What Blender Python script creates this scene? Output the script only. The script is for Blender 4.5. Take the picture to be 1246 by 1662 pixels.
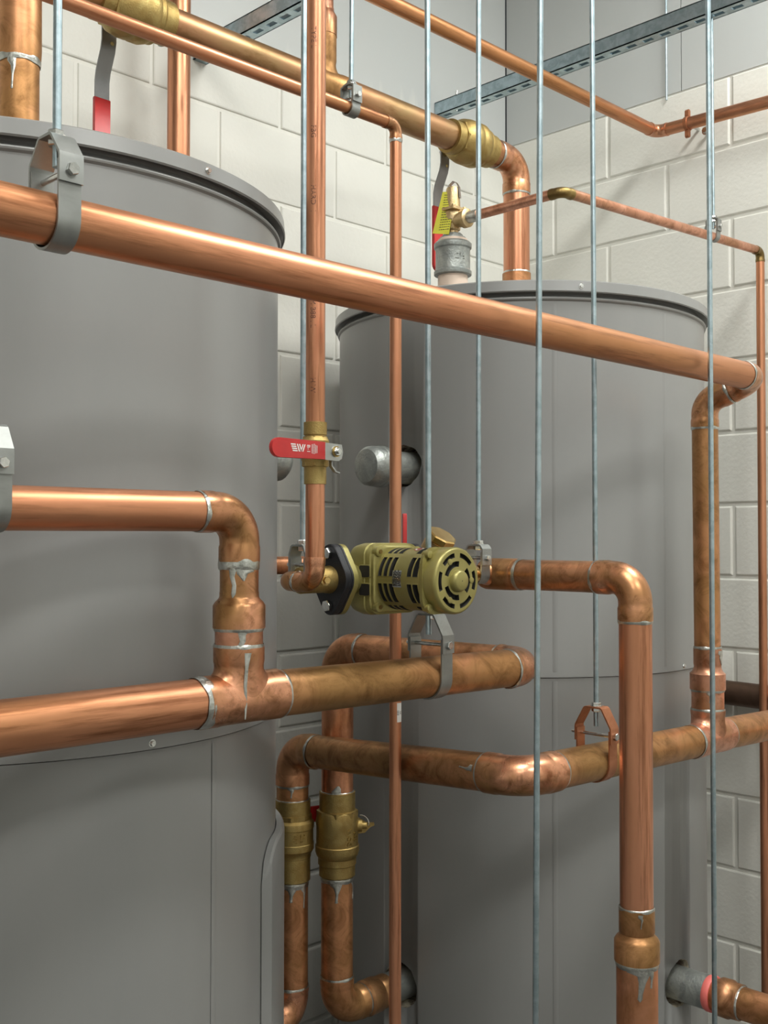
import bpy, math, random
from mathutils import Vector, Matrix
random.seed(7)
for o in list(bpy.data.objects): bpy.data.objects.remove(o)
S = bpy.context.scene
COL = S.collection
H0 = 1.55                      # eye height; every height below is given from the eye
PI = math.pi

# ------------------------------------------------------------------ camera, light, exposure
cd = bpy.data.cameras.new('camera'); cam = bpy.data.objects.new('camera', cd); COL.objects.link(cam)
yaw, pitch, roll = math.radians(45.143), math.radians(1.427), math.radians(0.06)
F = Vector((math.cos(pitch)*math.cos(yaw), math.cos(pitch)*math.sin(yaw), math.sin(pitch)))
R = Vector((math.sin(yaw), -math.cos(yaw), 0)); U = R.cross(F)
R2 = R*math.cos(roll)+U*math.sin(roll); U2 = -R*math.sin(roll)+U*math.cos(roll)
cam.matrix_world = Matrix(((R2.x,U2.x,-F.x,0),(R2.y,U2.y,-F.y,0),(R2.z,U2.z,-F.z,H0),(0,0,0,1)))
cd.sensor_fit = 'VERTICAL'; cd.sensor_height = 36.0; cd.lens = 36.0*1756.0/1662.0; cd.clip_start = .01
S.camera = cam
S.view_settings.view_transform = 'Standard'; S.view_settings.look = 'None'
S.view_settings.exposure = -0.22; S.view_settings.gamma = 1.0; S.view_settings.use_curve_mapping = False

w = bpy.data.worlds.new('world'); S.world = w; w.use_nodes = True
w.node_tree.nodes['Background'].inputs[0].default_value = (.75,.8,.85,1)
w.node_tree.nodes['Background'].inputs[1].default_value = .05

LIGHTS = [   # x, y, height, size along x, size along y, watts
    (2.25, .40, 2.20, .9, .45, 52),
    (.35, .25, 2.20, 1.2, .45, 34),
    (1.0, -1.5, 2.20, 1.2, .45, 38),
    (-1.3, -1.1, 2.20, 1.2, .45, 20),
]
for i,(x,y,z,sx,sy,pw) in enumerate(LIGHTS):
    ld = bpy.data.lights.new('lamp_light','AREA'); ld.shape='RECTANGLE'; ld.size=sx; ld.size_y=sy; ld.energy=pw; ld.color=(.985,1,.955)
    lo = bpy.data.objects.new('lamp_light', ld); COL.objects.link(lo); lo.location=(x,y,z+H0-.012)

# ------------------------------------------------------------------ materials
def mat(name, base, rough=.5, metal=0., base2=None, nscale=8., stretch=(1,1,1), bump=0., bscale=60., ramp=(.4,.6), base3=None,
        coat=0., r2=None, detail=6., bstretch=(1,1,1), spec=.5, mott=None):
    m = bpy.data.materials.new(name); m.use_nodes=True; N=m.node_tree.nodes; L=m.node_tree.links
    b=N['Principled BSDF']; b.inputs['Base Color'].default_value=(*base,1); b.inputs['Roughness'].default_value=rough
    b.inputs['Metallic'].default_value=metal; b.inputs['Specular IOR Level'].default_value=spec
    if coat: b.inputs['Coat Weight'].default_value=coat; b.inputs['Coat Roughness'].default_value=.12
    tc=N.new('ShaderNodeTexCoord')
    if base2 or r2 is not None:
        mp=N.new('ShaderNodeMapping'); mp.inputs['Scale'].default_value=stretch; L.new(tc.outputs['Object'],mp.inputs[0])
        n=N.new('ShaderNodeTexNoise'); n.inputs['Scale'].default_value=nscale; n.inputs['Detail'].default_value=detail; n.inputs['Roughness'].default_value=.6
        n.inputs['Distortion'].default_value=.6 if min(stretch)>.5 else .1
        L.new(mp.outputs[0],n.inputs[0])
        if base2:
            r=N.new('ShaderNodeValToRGB'); e=r.color_ramp.elements; e[0].position=ramp[0]; e[0].color=(*base,1); e[1].position=ramp[1]; e[1].color=(*base2,1)
            L.new(n.outputs[0],r.inputs[0]); out=r.outputs[0]
            if base3:
                n2=N.new('ShaderNodeTexNoise'); n2.inputs['Scale'].default_value=nscale*.37; n2.inputs['Detail'].default_value=4
                mp2=N.new('ShaderNodeMapping'); mp2.inputs['Scale'].default_value=stretch; mp2.inputs['Location'].default_value=(3.1,7.7,1.3)
                L.new(tc.outputs['Object'],mp2.inputs[0]); L.new(mp2.outputs[0],n2.inputs[0])
                r3=N.new('ShaderNodeValToRGB'); r3.color_ramp.elements[0].position=.47; r3.color_ramp.elements[1].position=.66
                L.new(n2.outputs[0],r3.inputs[0])
                mx=N.new('ShaderNodeMixRGB'); L.new(r3.outputs[0],mx.inputs[0]); L.new(out,mx.inputs[1]); mx.inputs[2].default_value=(*base3,1); out=mx.outputs[0]
            if mott:
                ms,mst,lo_,hi_,tint=mott
                mp4=N.new('ShaderNodeMapping'); mp4.inputs['Scale'].default_value=mst; L.new(tc.outputs['Object'],mp4.inputs[0])
                n4=N.new('ShaderNodeTexNoise'); n4.inputs['Scale'].default_value=ms; n4.inputs['Detail'].default_value=8; n4.inputs['Roughness'].default_value=.7; n4.inputs['Distortion'].default_value=1.2 if min(mst)>.9 else .15
                L.new(mp4.outputs[0],n4.inputs[0])
                r4=N.new('ShaderNodeValToRGB'); e4=r4.color_ramp.elements; e4[0].position=lo_; e4[0].color=(*tint,1); e4[1].position=hi_; e4[1].color=(1,1,1,1)
                L.new(n4.outputs[0],r4.inputs[0]); m4=N.new('ShaderNodeMixRGB'); m4.blend_type='MULTIPLY'; m4.inputs[0].default_value=1
                L.new(out,m4.inputs[1]); L.new(r4.outputs[0],m4.inputs[2]); out=m4.outputs[0]
            L.new(out,b.inputs['Base Color'])
        if r2 is not None:
            rr=N.new('ShaderNodeMapRange'); rr.inputs[1].default_value=.3; rr.inputs[2].default_value=.7; rr.inputs[3].default_value=rough; rr.inputs[4].default_value=r2
            L.new(n.outputs[0],rr.inputs[0]); L.new(rr.outputs[0],b.inputs['Roughness'])
    if bump:
        mb=N.new('ShaderNodeMapping'); mb.inputs['Scale'].default_value=bstretch; L.new(tc.outputs['Object'],mb.inputs[0])
        n3=N.new('ShaderNodeTexNoise'); n3.inputs['Scale'].default_value=bscale; n3.inputs['Detail'].default_value=5; L.new(mb.outputs[0],n3.inputs[0])
        bp=N.new('ShaderNodeBump'); bp.inputs['Strength'].default_value=bump; bp.inputs['Distance'].default_value=.003
        L.new(n3.outputs[0],bp.inputs['Height']); L.new(bp.outputs[0],b.inputs['Normal'])
    return m

def cop(name, a, b2, b3, rough, r2, metal=.88, **k):
    return mat(name, a, rough+.03, metal, base2=b2, base3=b3, r2=r2, **k)
M = {}
TI=(.50,.44,.40)
M['cu']      = cop('copper', (.70,.33,.195), (.55,.25,.125), (.44,.215,.095), .28,.42, nscale=9, mott=(22,(1,1,.35),.34,.54,TI))
M['cu_x']    = cop('copper_drawn', (.66,.30,.165), (.52,.225,.115), (.46,.215,.09), .31,.45, nscale=14, stretch=(.18,1,1), mott=(60,(.05,1,1),.34,.50,TI))
M['cu_y']    = cop('copper_drawn_y', (.66,.31,.185), (.54,.25,.13), (.44,.22,.09), .27,.42, nscale=14, stretch=(1,.25,1), mott=(26,(1,.15,1),.33,.52,TI))
M['cu_z']    = cop('copper_drawn_z', (.68,.315,.185), (.53,.24,.13), (.42,.20,.09), .27,.40, nscale=11, stretch=(1,1,.15), mott=(60,(1,1,.05),.34,.50,TI))
M['cu_tan']  = cop('copper_tarnished', (.62,.295,.145), (.46,.235,.092), (.38,.21,.08), .31,.46, metal=.78, nscale=8, stretch=(.7,.7,.7), mott=(18,(1,1,1),.34,.56,(.55,.52,.45)))
M['cu_dark'] = cop('copper_heat_darkened', (.58,.28,.145), (.38,.20,.085), (.30,.165,.07), .29,.44, metal=.75, nscale=9, mott=(20,(1,1,1),.34,.56,(.5,.45,.4)))
M['cu_fit']  = cop('copper_fitting', (.72,.35,.21), (.50,.24,.12), (.38,.20,.08), .22,.38, nscale=20, mott=(30,(1,1,1),.32,.5,(.5,.45,.38)))
M['cu_pink'] = cop('copper_fluxed', (.74,.38,.26), (.58,.28,.175), (.42,.21,.10), .27,.42, nscale=24, mott=(34,(1,1,1),.32,.5,(.62,.55,.5)))
M['cu_brown']= cop('copper_brown', (.20,.12,.085), (.13,.08,.055), None, .38,.5, nscale=8)
M['cu_olive']= cop('copper_olive', (.38,.25,.12), (.43,.225,.12), (.46,.225,.13), .33,.45, nscale=6, stretch=(.5,1,1), mott=(30,(.3,1,1),.32,.5,(.65,.6,.5)))
M['solder']  = mat('solder', (.62,.63,.60), .33, 1., base2=(.42,.43,.40), nscale=60, bump=.4, bscale=160)
M['brass']   = mat('brass_cast', (.44,.33,.13), .42, 1., base2=(.36,.25,.09), nscale=30, bump=.25, bscale=500, r2=.55)
M['brass_dk']= mat('brass_dark', (.27,.19,.07), .42, 1., base2=(.21,.14,.055), nscale=25, bump=.25, bscale=500)
M['bronze']  = mat('bronze_pale', (.62,.48,.28), .42, 1., base2=(.52,.38,.20), nscale=30, bump=.3, bscale=400)
M['brass_br']= mat('brass_bright', (.75,.52,.22), .25, 1., base2=(.6,.4,.15), nscale=30)
M['gold']    = mat('gold_paint', (.31,.275,.095), .36, .5, base2=(.275,.24,.08), nscale=12, bump=.06, bscale=900)
M['galv']    = mat('galvanised_steel', (.45,.55,.60), .33, 1., base2=(.33,.42,.46), nscale=40, r2=.45)
M['galv_cast']=mat('galvanised_cast_iron', (.40,.42,.40), .45, .75, base2=(.27,.29,.28), nscale=28, bump=.35, bscale=200)
M['steel']   = mat('zinc_steel', (.42,.43,.42), .38, .9, base2=(.36,.37,.36), nscale=20)
M['zinc']    = mat('bright_zinc', (.75,.76,.74), .22, 1., base2=(.55,.56,.55), nscale=80)
M['hanger']  = mat('grey_hanger_steel', (.30,.31,.30), .42, .75, base2=(.26,.27,.26), nscale=30)
M['hangcu']  = mat('copper_coloured_hanger', (.42,.17,.085), .45, .6, base2=(.34,.13,.06), nscale=30)
M['handle']  = mat('handle_steel', (.27,.275,.28), .45, .8, base2=(.34,.34,.35), nscale=10)
M['red']     = mat('red_vinyl', (.50,.022,.022), .38, 0., base2=(.44,.018,.02), nscale=20)
M['black']   = mat('black_iron', (.012,.013,.017), .5, .2, bump=.2, bscale=500)
M['dark']    = mat('recess_shade', (.012,.011,.009), .7, 0.)  # painted shade for the motor slots, bracket windows and hub centre
M['tank']    = mat('tank_grey_paint', (.225,.228,.225), .30, 0., base2=(.24,.241,.236), nscale=3, stretch=(1,1,.25), bump=.03, bscale=4, bstretch=(1,1,.2), r2=.36, spec=.55)
M['foam']    = mat('insulation_foam', (.52,.47,.36), .9, 0., base2=(.10,.07,.05), nscale=40, bump=.6, bscale=150)
M['white']   = mat('white_plastic', (.75,.75,.72), .5)
M['yellow']  = mat('yellow_tag', (.56,.53,.05), .4)
M['pinktape']= mat('pink_tape', (.72,.16,.14), .5)
M['chalkpipe']= mat('flux_white_pipe', (.72,.58,.48), .6, .2)
M['ink']     = mat('ink', (.10,.035,.02), .5)
M['black_ink']= mat('black_ink', (.02,.02,.02), .5)
M['floor']   = mat('concrete', (.12,.115,.11), .6, 0., base2=(.09,.085,.08), nscale=3, bump=.2, bscale=30)
M['wall']    = mat('painted_block', (.78,.775,.72), .55, 0., base2=(.75,.745,.695), nscale=2.5, bump=.30, bscale=90, spec=.35)
M['plain']   = mat('plain_wall', (.68,.68,.65), .7)
M['ceil']    = mat('ceiling_paint', (.60,.60,.58), .8)
def emis(name,col,st):
    m=bpy.data.materials.new(name); m.use_nodes=True; b=m.node_tree.nodes['Principled BSDF']
    b.inputs['Emission Color'].default_value=(*col,1); b.inputs['Emission Strength'].default_value=st; return m
M['lamp']=emis('lamp_diffuser',(1,.97,.92),9.)
# upper wall: blue grey sheet with the block paint brushed raggedly over its foot
def upper():
    m=mat('blue_grey_sheet',(.53,.55,.545),.4); N=m.node_tree.nodes; L=m.node_tree.links; b=N['Principled BSDF']
    g=N.new('ShaderNodeNewGeometry'); sp=N.new('ShaderNodeSeparateXYZ'); L.new(g.outputs['Position'],sp.inputs[0])
    mp=N.new('ShaderNodeMapping'); mp.inputs['Scale'].default_value=(38,38,.8); L.new(g.outputs['Position'],mp.inputs[0])
    n=N.new('ShaderNodeTexNoise'); n.inputs['Scale'].default_value=1; n.inputs['Detail'].default_value=2; L.new(mp.outputs[0],n.inputs[0])
    a=N.new('ShaderNodeMapRange'); a.inputs[1].default_value=.42; a.inputs[2].default_value=.75; a.inputs[3].default_value=1.315+H0; a.inputs[4].default_value=1.40+H0
    L.new(n.outputs[0],a.inputs[0])
    sd=N.new('ShaderNodeMath'); sd.operation='SUBTRACT'; L.new(a.outputs[0],sd.inputs[0]); L.new(sp.outputs[2],sd.inputs[1])
    sx=N.new('ShaderNodeMath'); sx.operation='MULTIPLY'; sx.use_clamp=True; L.new(sd.outputs[0],sx.inputs[0]); sx.inputs[1].default_value=14.
    # the brush marks are on the left-hand wall (its plane lies at the far y)
    lw=N.new('ShaderNodeMath'); lw.operation='LESS_THAN'; L.new(sp.outputs[0],lw.inputs[0]); lw.inputs[1].default_value=2.80
    ml=N.new('ShaderNodeMath'); ml.operation='MULTIPLY'; L.new(sx.outputs[0],ml.inputs[0]); L.new(lw.outputs[0],ml.inputs[1])
    ms=N.new('ShaderNodeMath'); ms.operation='MULTIPLY'; L.new(ml.outputs[0],ms.inputs[0]); ms.inputs[1].default_value=.4
    mx=N.new('ShaderNodeMixRGB'); L.new(ms.outputs[0],mx.inputs[0]); mx.inputs[1].default_value=(.53,.55,.545,1); mx.inputs[2].default_value=(.78,.77,.71,1)
    L.new(mx.outputs[0],b.inputs['Base Color']); return m
M['upper']=upper()

# ------------------------------------------------------------------ mesh builder
def V(*a): return Vector(a)
EX,EY,EZ = V(1,0,0),V(0,1,0),V(0,0,1)
def frame(ax):
    ax=ax.normalized(); r=EZ if abs(ax.z)<.9 else EX
    u=r.cross(ax).normalized(); return u, ax.cross(u).normalized()
class MB:
    def __init__(s): s.v=[]; s.f=[]; s.m=[]
    def add(s,v,f,mi=0):
        o=len(s.v); s.v+= [Vector(p) for p in v]; s.f+=[[i+o for i in q] for q in f]; s.m+=[mi]*len(f); return s
    def rings(s,rings,cap0=True,cap1=True,closed=True,mi=0):
        n=len(rings[0]); v=[p for r in rings for p in r]; f=[]
        for i in range(len(rings)-1):
            for j in range(n if closed else n-1):
                k=(j+1)%n; f.append([i*n+j,i*n+k,(i+1)*n+k,(i+1)*n+j])
        if cap0: f.append(list(range(n))[::-1])
        if cap1: f.append([(len(rings)-1)*n+j for j in range(n)])
        return s.add(v,f,mi)
    def lathe(s,o,ax,prof,seg=40,mi=0,cap=True,phase=0.,poly=None):
        o=Vector(o); ax=Vector(ax).normalized(); u,v=frame(ax); R=[]
        for r,h in prof:
            R.append([o+ax*h+(u*math.cos(phase+2*PI*j/seg)+v*math.sin(phase+2*PI*j/seg))*max(r,1e-5) for j in range(seg)])
        return s.rings(R,cap,cap,True,mi)
    def cyl(s,a,b,r,seg=32,mi=0,ch=0.):
        a=Vector(a); b=Vector(b); d=(b-a); L=d.length
        pr=[(r,0),(r,L)] if not ch else [(r-ch,0),(r,ch),(r,L-ch),(r-ch,L)]
        return s.lathe(a,d,pr,seg,mi)
    def hexn(s,o,ax,r,h,phase=0,mi=0,n=6):
        return s.lathe(o,ax,[(r*.93,0),(r,h*.12),(r,h*.85),(r*.9,h)],n,mi,True,phase)
    def sweep(s,pts,rad,seg=32,mi=0,cap=True,ell=None):
        pts=[Vector(p) for p in pts]; n=len(pts)
        if not hasattr(rad,'__len__'): rad=[rad]*n
        T=[]
        for i in range(n):
            a=pts[max(i-1,0)]; b=pts[min(i+1,n-1)]
            if i>0 and (pts[i]-pts[i-1]).length<1e-7: T.append(T[-1]); continue
            t=(b-a); T.append(t.normalized())
        u,v=frame(T[0]); R=[]
        for i in range(n):
            u=(u-T[i]*u.dot(T[i])).normalized(); v=T[i].cross(u)
            R.append([pts[i]+(u*math.cos(2*PI*j/seg)+v*math.sin(2*PI*j/seg))*rad[i] for j in range(seg)])
        return s.rings(R,cap,cap,True,mi)
    def box(s,a,b,mi=0):
        x0,y0,z0=[min(a[i],b[i]) for i in range(3)]; x1,y1,z1=[max(a[i],b[i]) for i in range(3)]
        v=[(x0,y0,z0),(x1,y0,z0),(x1,y1,z0),(x0,y1,z0),(x0,y0,z1),(x1,y0,z1),(x1,y1,z1),(x0,y1,z1)]
        return s.add(v,[[0,3,2,1],[4,5,6,7],[0,1,5,4],[1,2,6,5],[2,3,7,6],[3,0,4,7]],mi)
    def plate(s,poly,o,u,v,n,t,mi=0,bev=.0006):
        """2D outline extruded by t along n with a small chamfer"""
        o=Vector(o); u=Vector(u); v=Vector(v); n=Vector(n); c=(sum(p[0] for p in poly)/len(poly), sum(p[1] for p in poly)/len(poly))
        def ring(k,h): return [o+u*(c[0]+(p[0]-c[0])*k)+v*(c[1]+(p[1]-c[1])*k)+n*h for p in poly]
        ext=max(math.hypot(p[0]-c[0],p[1]-c[1]) for p in poly); k=1-bev/ext
        b=min(bev,t*.3)
        return s.rings([ring(k,0),ring(1,b),ring(1,t-b),ring(k,t)],True,True,True,mi)
    def strap(s,path,o,u,v,n,w,t,mi=0):
        """path: 2D points (u,v); flat bar w wide (along n, centred) and t thick"""
        o=Vector(o); P=[Vector((p[0],p[1])) for p in path]; N=[]
        for i in range(len(P)):
            a=P[max(i-1,0)]; b=P[min(i+1,len(P)-1)]; d=(b-a).normalized(); k=1.
            if 0<i<len(P)-1:
                d1=(P[i]-P[i-1]).normalized(); k=1/max(.5,abs(d1.dot(d)))
            N.append(Vector((-d.y,d.x))*k)
        R=[]
        for p,q in zip(P,N):
            a=p+q*t/2; b=p-q*t/2
            R.append([o+u*a.x+v*a.y+n*(w/2), o+u*b.x+v*b.y+n*(w/2), o+u*b.x+v*b.y-n*(w/2), o+u*a.x+v*a.y-n*(w/2)])
        return s.rings(R,True,True,True,mi)
    def build(s,name,mats,parent=None,base=None,angle=32,flat=False):
        """coordinates are from the eye; parent = Empty or part; shapes end up relative to the thing's base"""
        if parent is not None: base=Vector(parent['_b'])
        else: base=Vector(base) if base is not None else sum(s.v,Vector((0,0,0)))/len(s.v)
        me=bpy.data.meshes.new(name)
        me.from_pydata([tuple(p-base) for p in s.v],[],s.f)
        if not isinstance(mats,(list,tuple)): mats=[mats]
        for q in mats: me.materials.append(M[q])
        for p,mi in zip(me.polygons,s.m): p.material_index=mi; p.use_smooth=not flat
        me.validate(); me.update()
        import bmesh
        bm=bmesh.new(); bm.from_mesh(me); bmesh.ops.recalc_face_normals(bm,faces=bm.faces); bm.to_mesh(me); bm.free()
        if not flat: me.set_sharp_from_angle(angle=math.radians(angle))
        o=bpy.data.objects.new(name,me); COL.objects.link(o); o['_b']=tuple(base)
        if parent is not None: o.parent=parent
        else: o.location=base+V(0,0,H0)
        return o
def thing(name,label,cat,base,group=None):
    o=bpy.data.objects.new(name,None); COL.objects.link(o); o.empty_display_size=.05
    o.location=Vector(base)+V(0,0,H0); o['_b']=tuple(base); o['label']=label; o['category']=cat
    if group: o['group']=group
    return o
def tag(o,label,cat,group=None):
    o['label']=label; o['category']=cat
    if group: o['group']=group
    return o
def struct(o): o['kind']='structure'; return o

def text_mesh(mb,txt,size,fn,mi=0,depth=None,align='CENTER',maxe=.0012):
    """letters as real faces; fn maps (x,y) of the lettering to a point"""
    c=bpy.data.curves.new('lettering','FONT'); c.body=txt; c.size=size; c.align_x=align; c.align_y='CENTER'; c.resolution_u=2
    if depth: c.extrude=depth
    o=bpy.data.objects.new('lettering',c); COL.objects.link(o)
    dg=bpy.context.evaluated_depsgraph_get(); me=bpy.data.meshes.new_from_object(o.evaluated_get(dg))
    if len(me.vertices): mb.add([fn(p.co.x,p.co.y,p.co.z) for p in me.vertices],[list(p.vertices) for p in me.polygons],mi)
    bpy.data.objects.remove(o); bpy.data.curves.remove(c); bpy.data.meshes.remove(me)

# ------------------------------------------------------------------ pipe fittings
R3_4,R1,R1_25,R2,R2_5 = .0111,.0143,.0175,.0270,.0334
def fit(r): return r*1.05+.0006
class Run:
    """a soldered copper line: one thing whose pipes, elbows, tees, reducers and solder joints are parts"""
    def __init__(s,label,base,cat='pipe',name='copper_pipe_run',group=None): s.t=thing(name,label,cat,base,group)
    def pipe(s,a,b,r,m='cu'):
        return MB().cyl(a,b,r,48).build('pipe',m,s.t)
    def ring(s,c,ax,r,wd=.0045,m='solder'):
        c=Vector(c); ax=Vector(ax).normalized(); u,v=frame(ax); n=48; k=random.random()*9
        R=[]
        for h,e in ((-wd,.0000),(-wd*.5,.0007),(0,.0011),(wd*.4,.0007),(wd*.6,-.0005)):
            q=[]
            for j in range(n):
                a=2*PI*j/n; wob=1+.35*math.sin(3*a+k)+.25*math.sin(7*a+2*k)
                q.append(c+ax*(h*(.7+.3*wob)+.0)+(u*math.cos(a)+v*math.sin(a))*(r+.0003+e*wob))
            R.append(q)
        return MB().rings(R,False,False).build('solder_joint',m,s.t)
    def elbow(s,c,a,b,r,m='cu_fit',ext=2.45,joint=(1,1)):
        c=Vector(c); a=Vector(a).normalized(); b=Vector(b).normalized(); rb=1.5*r; rf=fit(r); rm=r*1.03
        ang=PI-a.angle(b); k=rb*math.tan(ang/2)
        pts=[c+a*(ext*r)]; rad=[rf]
        k1=min(k,ext*r*.8)
        s0=max(k1+.003,ext*r*.66)
        pts+=[c+a*(ext*r-.0004),c+a*(s0+.003),c+a*s0]; rad+=[rf,rf,rm]
        n=14
        p0=c+a*k1; p1=c+b*k1
        # circular arc through bezier-like blend
        A=(a+b).normalized(); 
        if a.dot(b)>-.999:
            rr=k1/math.tan(ang/2); O=c+A*(rr/math.cos(ang/2)); v0=p0-O; v1=p1-O; w=v0.angle(v1)
            for i in range(n+1):
                t=i/n; q=(v0*math.sin((1-t)*w)+v1*math.sin(t*w))/math.sin(w); pts.append(O+q); rad.append(rm)
        pts+=[c+b*s0,c+b*(s0+.003),c+b*(ext*r-.0004),c+b*(ext*r)]; rad+=[rm,rf,rf,rf]
        e=MB().sweep(pts,rad,48).build('elbow',m,s.t,angle=50)
        if joint[0]: s.ring(c+a*(ext*r),-a,r*1.02)
        if joint[1]: s.ring(c+b*(ext*r),-b,r*1.02)
        return e
    def tee(s,c,run,br,r,rbr,m='cu_pink',ext=2.1,bext=2.4,joint=(1,1,1)):
        c=Vector(c); run=Vector(run).normalized(); br=Vector(br).normalized(); rf=fit(r); rfb=fit(rbr)
        mb=MB().lathe(c-run*ext*r,run,[(rf,0),(rf,r*.75),(r*1.04,r*.85),(r*1.04,2*ext*r-r*.85),(rf,2*ext*r-r*.75),(rf,2*ext*r)],48)
        # branch with a fillet that spreads on to the run
        u,v=frame(br); R=[]; n=48
        for e,h in ((.34,0),(.20,.10),(.10,.22),(.035,.36),(0,.5)):
            q=[]
            for j in range(n):
                a=2*PI*j/n; d=(u*math.cos(a)+v*math.sin(a)); al=abs(d.dot(run))
                rr=rbr*1.03*(1+e*al*al)
                lat=(d-run*d.dot(run)).length*rr
                sad=math.sqrt(max((r*1.035)**2-lat**2,0))-.0006
                q.append(c+d*rr+br*(sad+(1.4*r-sad)*h*1.6 if h else sad-.001))
            R.append(q)
        for rr,h in ((rbr*1.04,1.45*r),(rfb,1.55*r),(rfb,bext*r)):
            R.append([c+(u*math.cos(2*PI*j/n)+v*math.sin(2*PI*j/n))*rr+br*h for j in range(n)])
        mb.rings(R,True,True)
        e=mb.build('tee',m,s.t,angle=50)
        if joint[0]: s.ring(c-run*ext*r,run,r*1.02)
        if joint[1]: s.ring(c+run*ext*r,-run,r*1.02)
        if joint[2]: s.ring(c+br*bext*r,-br,rbr*1.02)
        return e
    def lathe(s,name,o,ax,prof,m): return MB().lathe(o,ax,prof,48).build(name,m,s.t,angle=40)
    def drip(s,o,ax,r,face,outline,name='solder_run',m='solder'):
        """thin lump of solder lying on a pipe of radius r: outline = [(along, centre, half width)] in metres"""
        o=Vector(o); ax=Vector(ax).normalized(); f=Vector(face); f=(f-ax*f.dot(ax)).normalized(); g=ax.cross(f); R=[]
        for h,c0,hw in outline:
            q=[]
            for k in range(9):
                x=(c0+hw*(k/4-1))/r; lift=.0011*math.sqrt(max(0,1-(k/4-1)**2))+.0003
                q.append(o+ax*h+(f*math.cos(x)+g*math.sin(x))*(r+lift))
            R.append(q)
        return MB().rings(R,False,False,False).build(name,m,s.t,angle=60)
TOOTH=lambda w,l:[(0,0,w),(l*.2,.001,w*.9),(l*.35,-.002,w*.5),(l*.6,-.001,w*.22),(l*.9,0,w*.2),(l*.97,0,w*.26),(l,0,w*.05)]
SPAT=lambda w,l:[(-.002,0,w),(l*.15,.001,w*1.02),(l*.3,-.002,w*.8),(l*.45,.003,w*.5),(l*.7,.002,w*.3),(l,.001,w*.08)]
CAMF=V(-.705,-.709,0)            # the side of things that faces the photographer
# ------------------------------------------------------------------ the setting
WY,WX = 2.2686,2.8342
XL,YN = -2.6,-2.6
ZF,ZC,ZB = -H0,2.28,1.317
def block_wall(name,axis,pos,lo,hi,ph_even,ph_odd,sgn):
    mb=MB(); g=.0048; d=.0055; bl=.4064; ch=.2032
    def P(a,z,dep):  # a along wall, dep >0 into the room
        return V(a,pos-dep,z) if axis=='Y' else V(pos-dep,a,z)
    nrow=int((ZB-ZF)/ch)+1
    for k in range(nrow):
        z1=ZB-ch*k; z0=max(z1-ch,ZF)
        if z1<=ZF: break
        ph=ph_even if k%2==0 else ph_odd
        a=ph-math.ceil((ph-lo)/bl)*bl
        while a<hi:
            a0,a1=max(a,lo),min(a+bl,hi); a+=bl
            if a1-a0<.02: continue
            j=[(random.random()-.5)*.0012 for _ in range(4)]; t=(random.random()-.5)*.0008
            o=[(a0+g,z0+g),(a1-g,z0+g),(a1-g,z1-g),(a0+g,z1-g)]; i_=.0045
            n=[(a0+g+i_,z0+g+i_),(a1-g-i_,z0+g+i_),(a1-g-i_,z1-g-i_),(a0+g+i_,z1-g-i_)]
            vs=[P(x,z,-d) for x,z in o]+[P(x+(-1 if q in(0,3) else 1)*.0028,z+(-1 if q<2 else 1)*.0028,-.0016) for q,(x,z) in enumerate(n)]+[P(x,z,j[q]*0+t) for q,(x,z) in enumerate(n)]
            f=[[8,9,10,11]]
            for q in range(4):
                r=(q+1)%4; f+=[[q,r,4+r,4+q],[4+q,4+r,8+r,8+q]]
            mb.add(vs,f)
    # mortar bed and body of the wall
    if axis=='Y': mb.box((lo,pos+d,ZF),(hi,pos+.19,ZB))
    else: mb.box((pos+d,lo,ZF),(pos+.19,hi,ZB))
    o=mb.build(name,'wall',angle=25); struct(o); return o
block_wall('wall_left','Y',WY,XL,WX,1.452,1.655,1)
block_wall('wall_right','X',WX,YN,WY,1.46,1.663,1)
def upper_wall(name,axis,pos,lo,hi,seams):
    mb=MB(); cuts=[lo]+sorted(s for s in seams if lo<s<hi)+[hi]
    for a,b in zip(cuts[:-1],cuts[1:]):
        a+=.0015; b-=.0015
        if axis=='Y': mb.box((a,pos+.002,ZB),(b,pos+.012,ZC))
        else: mb.box((pos+.002,a,ZB),(pos+.012,b,ZC))
    if axis=='Y': mb.box((lo,pos+.010,ZB),(hi,pos+.19,ZC))
    else: mb.box((pos+.010,lo,ZB),(pos+.19,hi,ZC))
    struct(mb.build(name,'upper'))
upper_wall('wall_left_upper','Y',WY,XL,WX,[-1.6,-.4,.8,2.0])
upper_wall('wall_right_upper','X',WX,YN,WY,[1.615,.4,-.8,-2.0])
struct(MB().box((XL-.1,YN-.1,ZF-.1),(WX+.19,WY+.19,ZF)).build('floor','floor'))
struct(MB().box((XL-.1,YN-.1,ZC),(WX+.19,WY+.19,ZC+.1)).build('ceiling','ceil'))
struct(MB().box((XL-.1,YN-.1,ZF),(XL,WY,ZC)).build('wall_back','plain'))
struct(MB().box((XL,YN-.1,ZF),(WX,YN,ZC)).build('wall_near','plain'))
for (x,y,z,sx,sy,pw) in LIGHTS:
    t=thing('ceiling_light','long white strip light fixed to the ceiling above the pipework','light',(x,y,ZC),'strip lights on the ceiling')
    MB().box((x-sx/2-.02,y-sy/2-.02,z+.003),(x+sx/2+.02,y+sy/2+.02,ZC)).build('housing','white',t)
    MB().box((x-sx/2,y-sy/2,z-.006),(x+sx/2,y+sy/2,z+.003)).build('diffuser','lamp',t)

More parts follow.
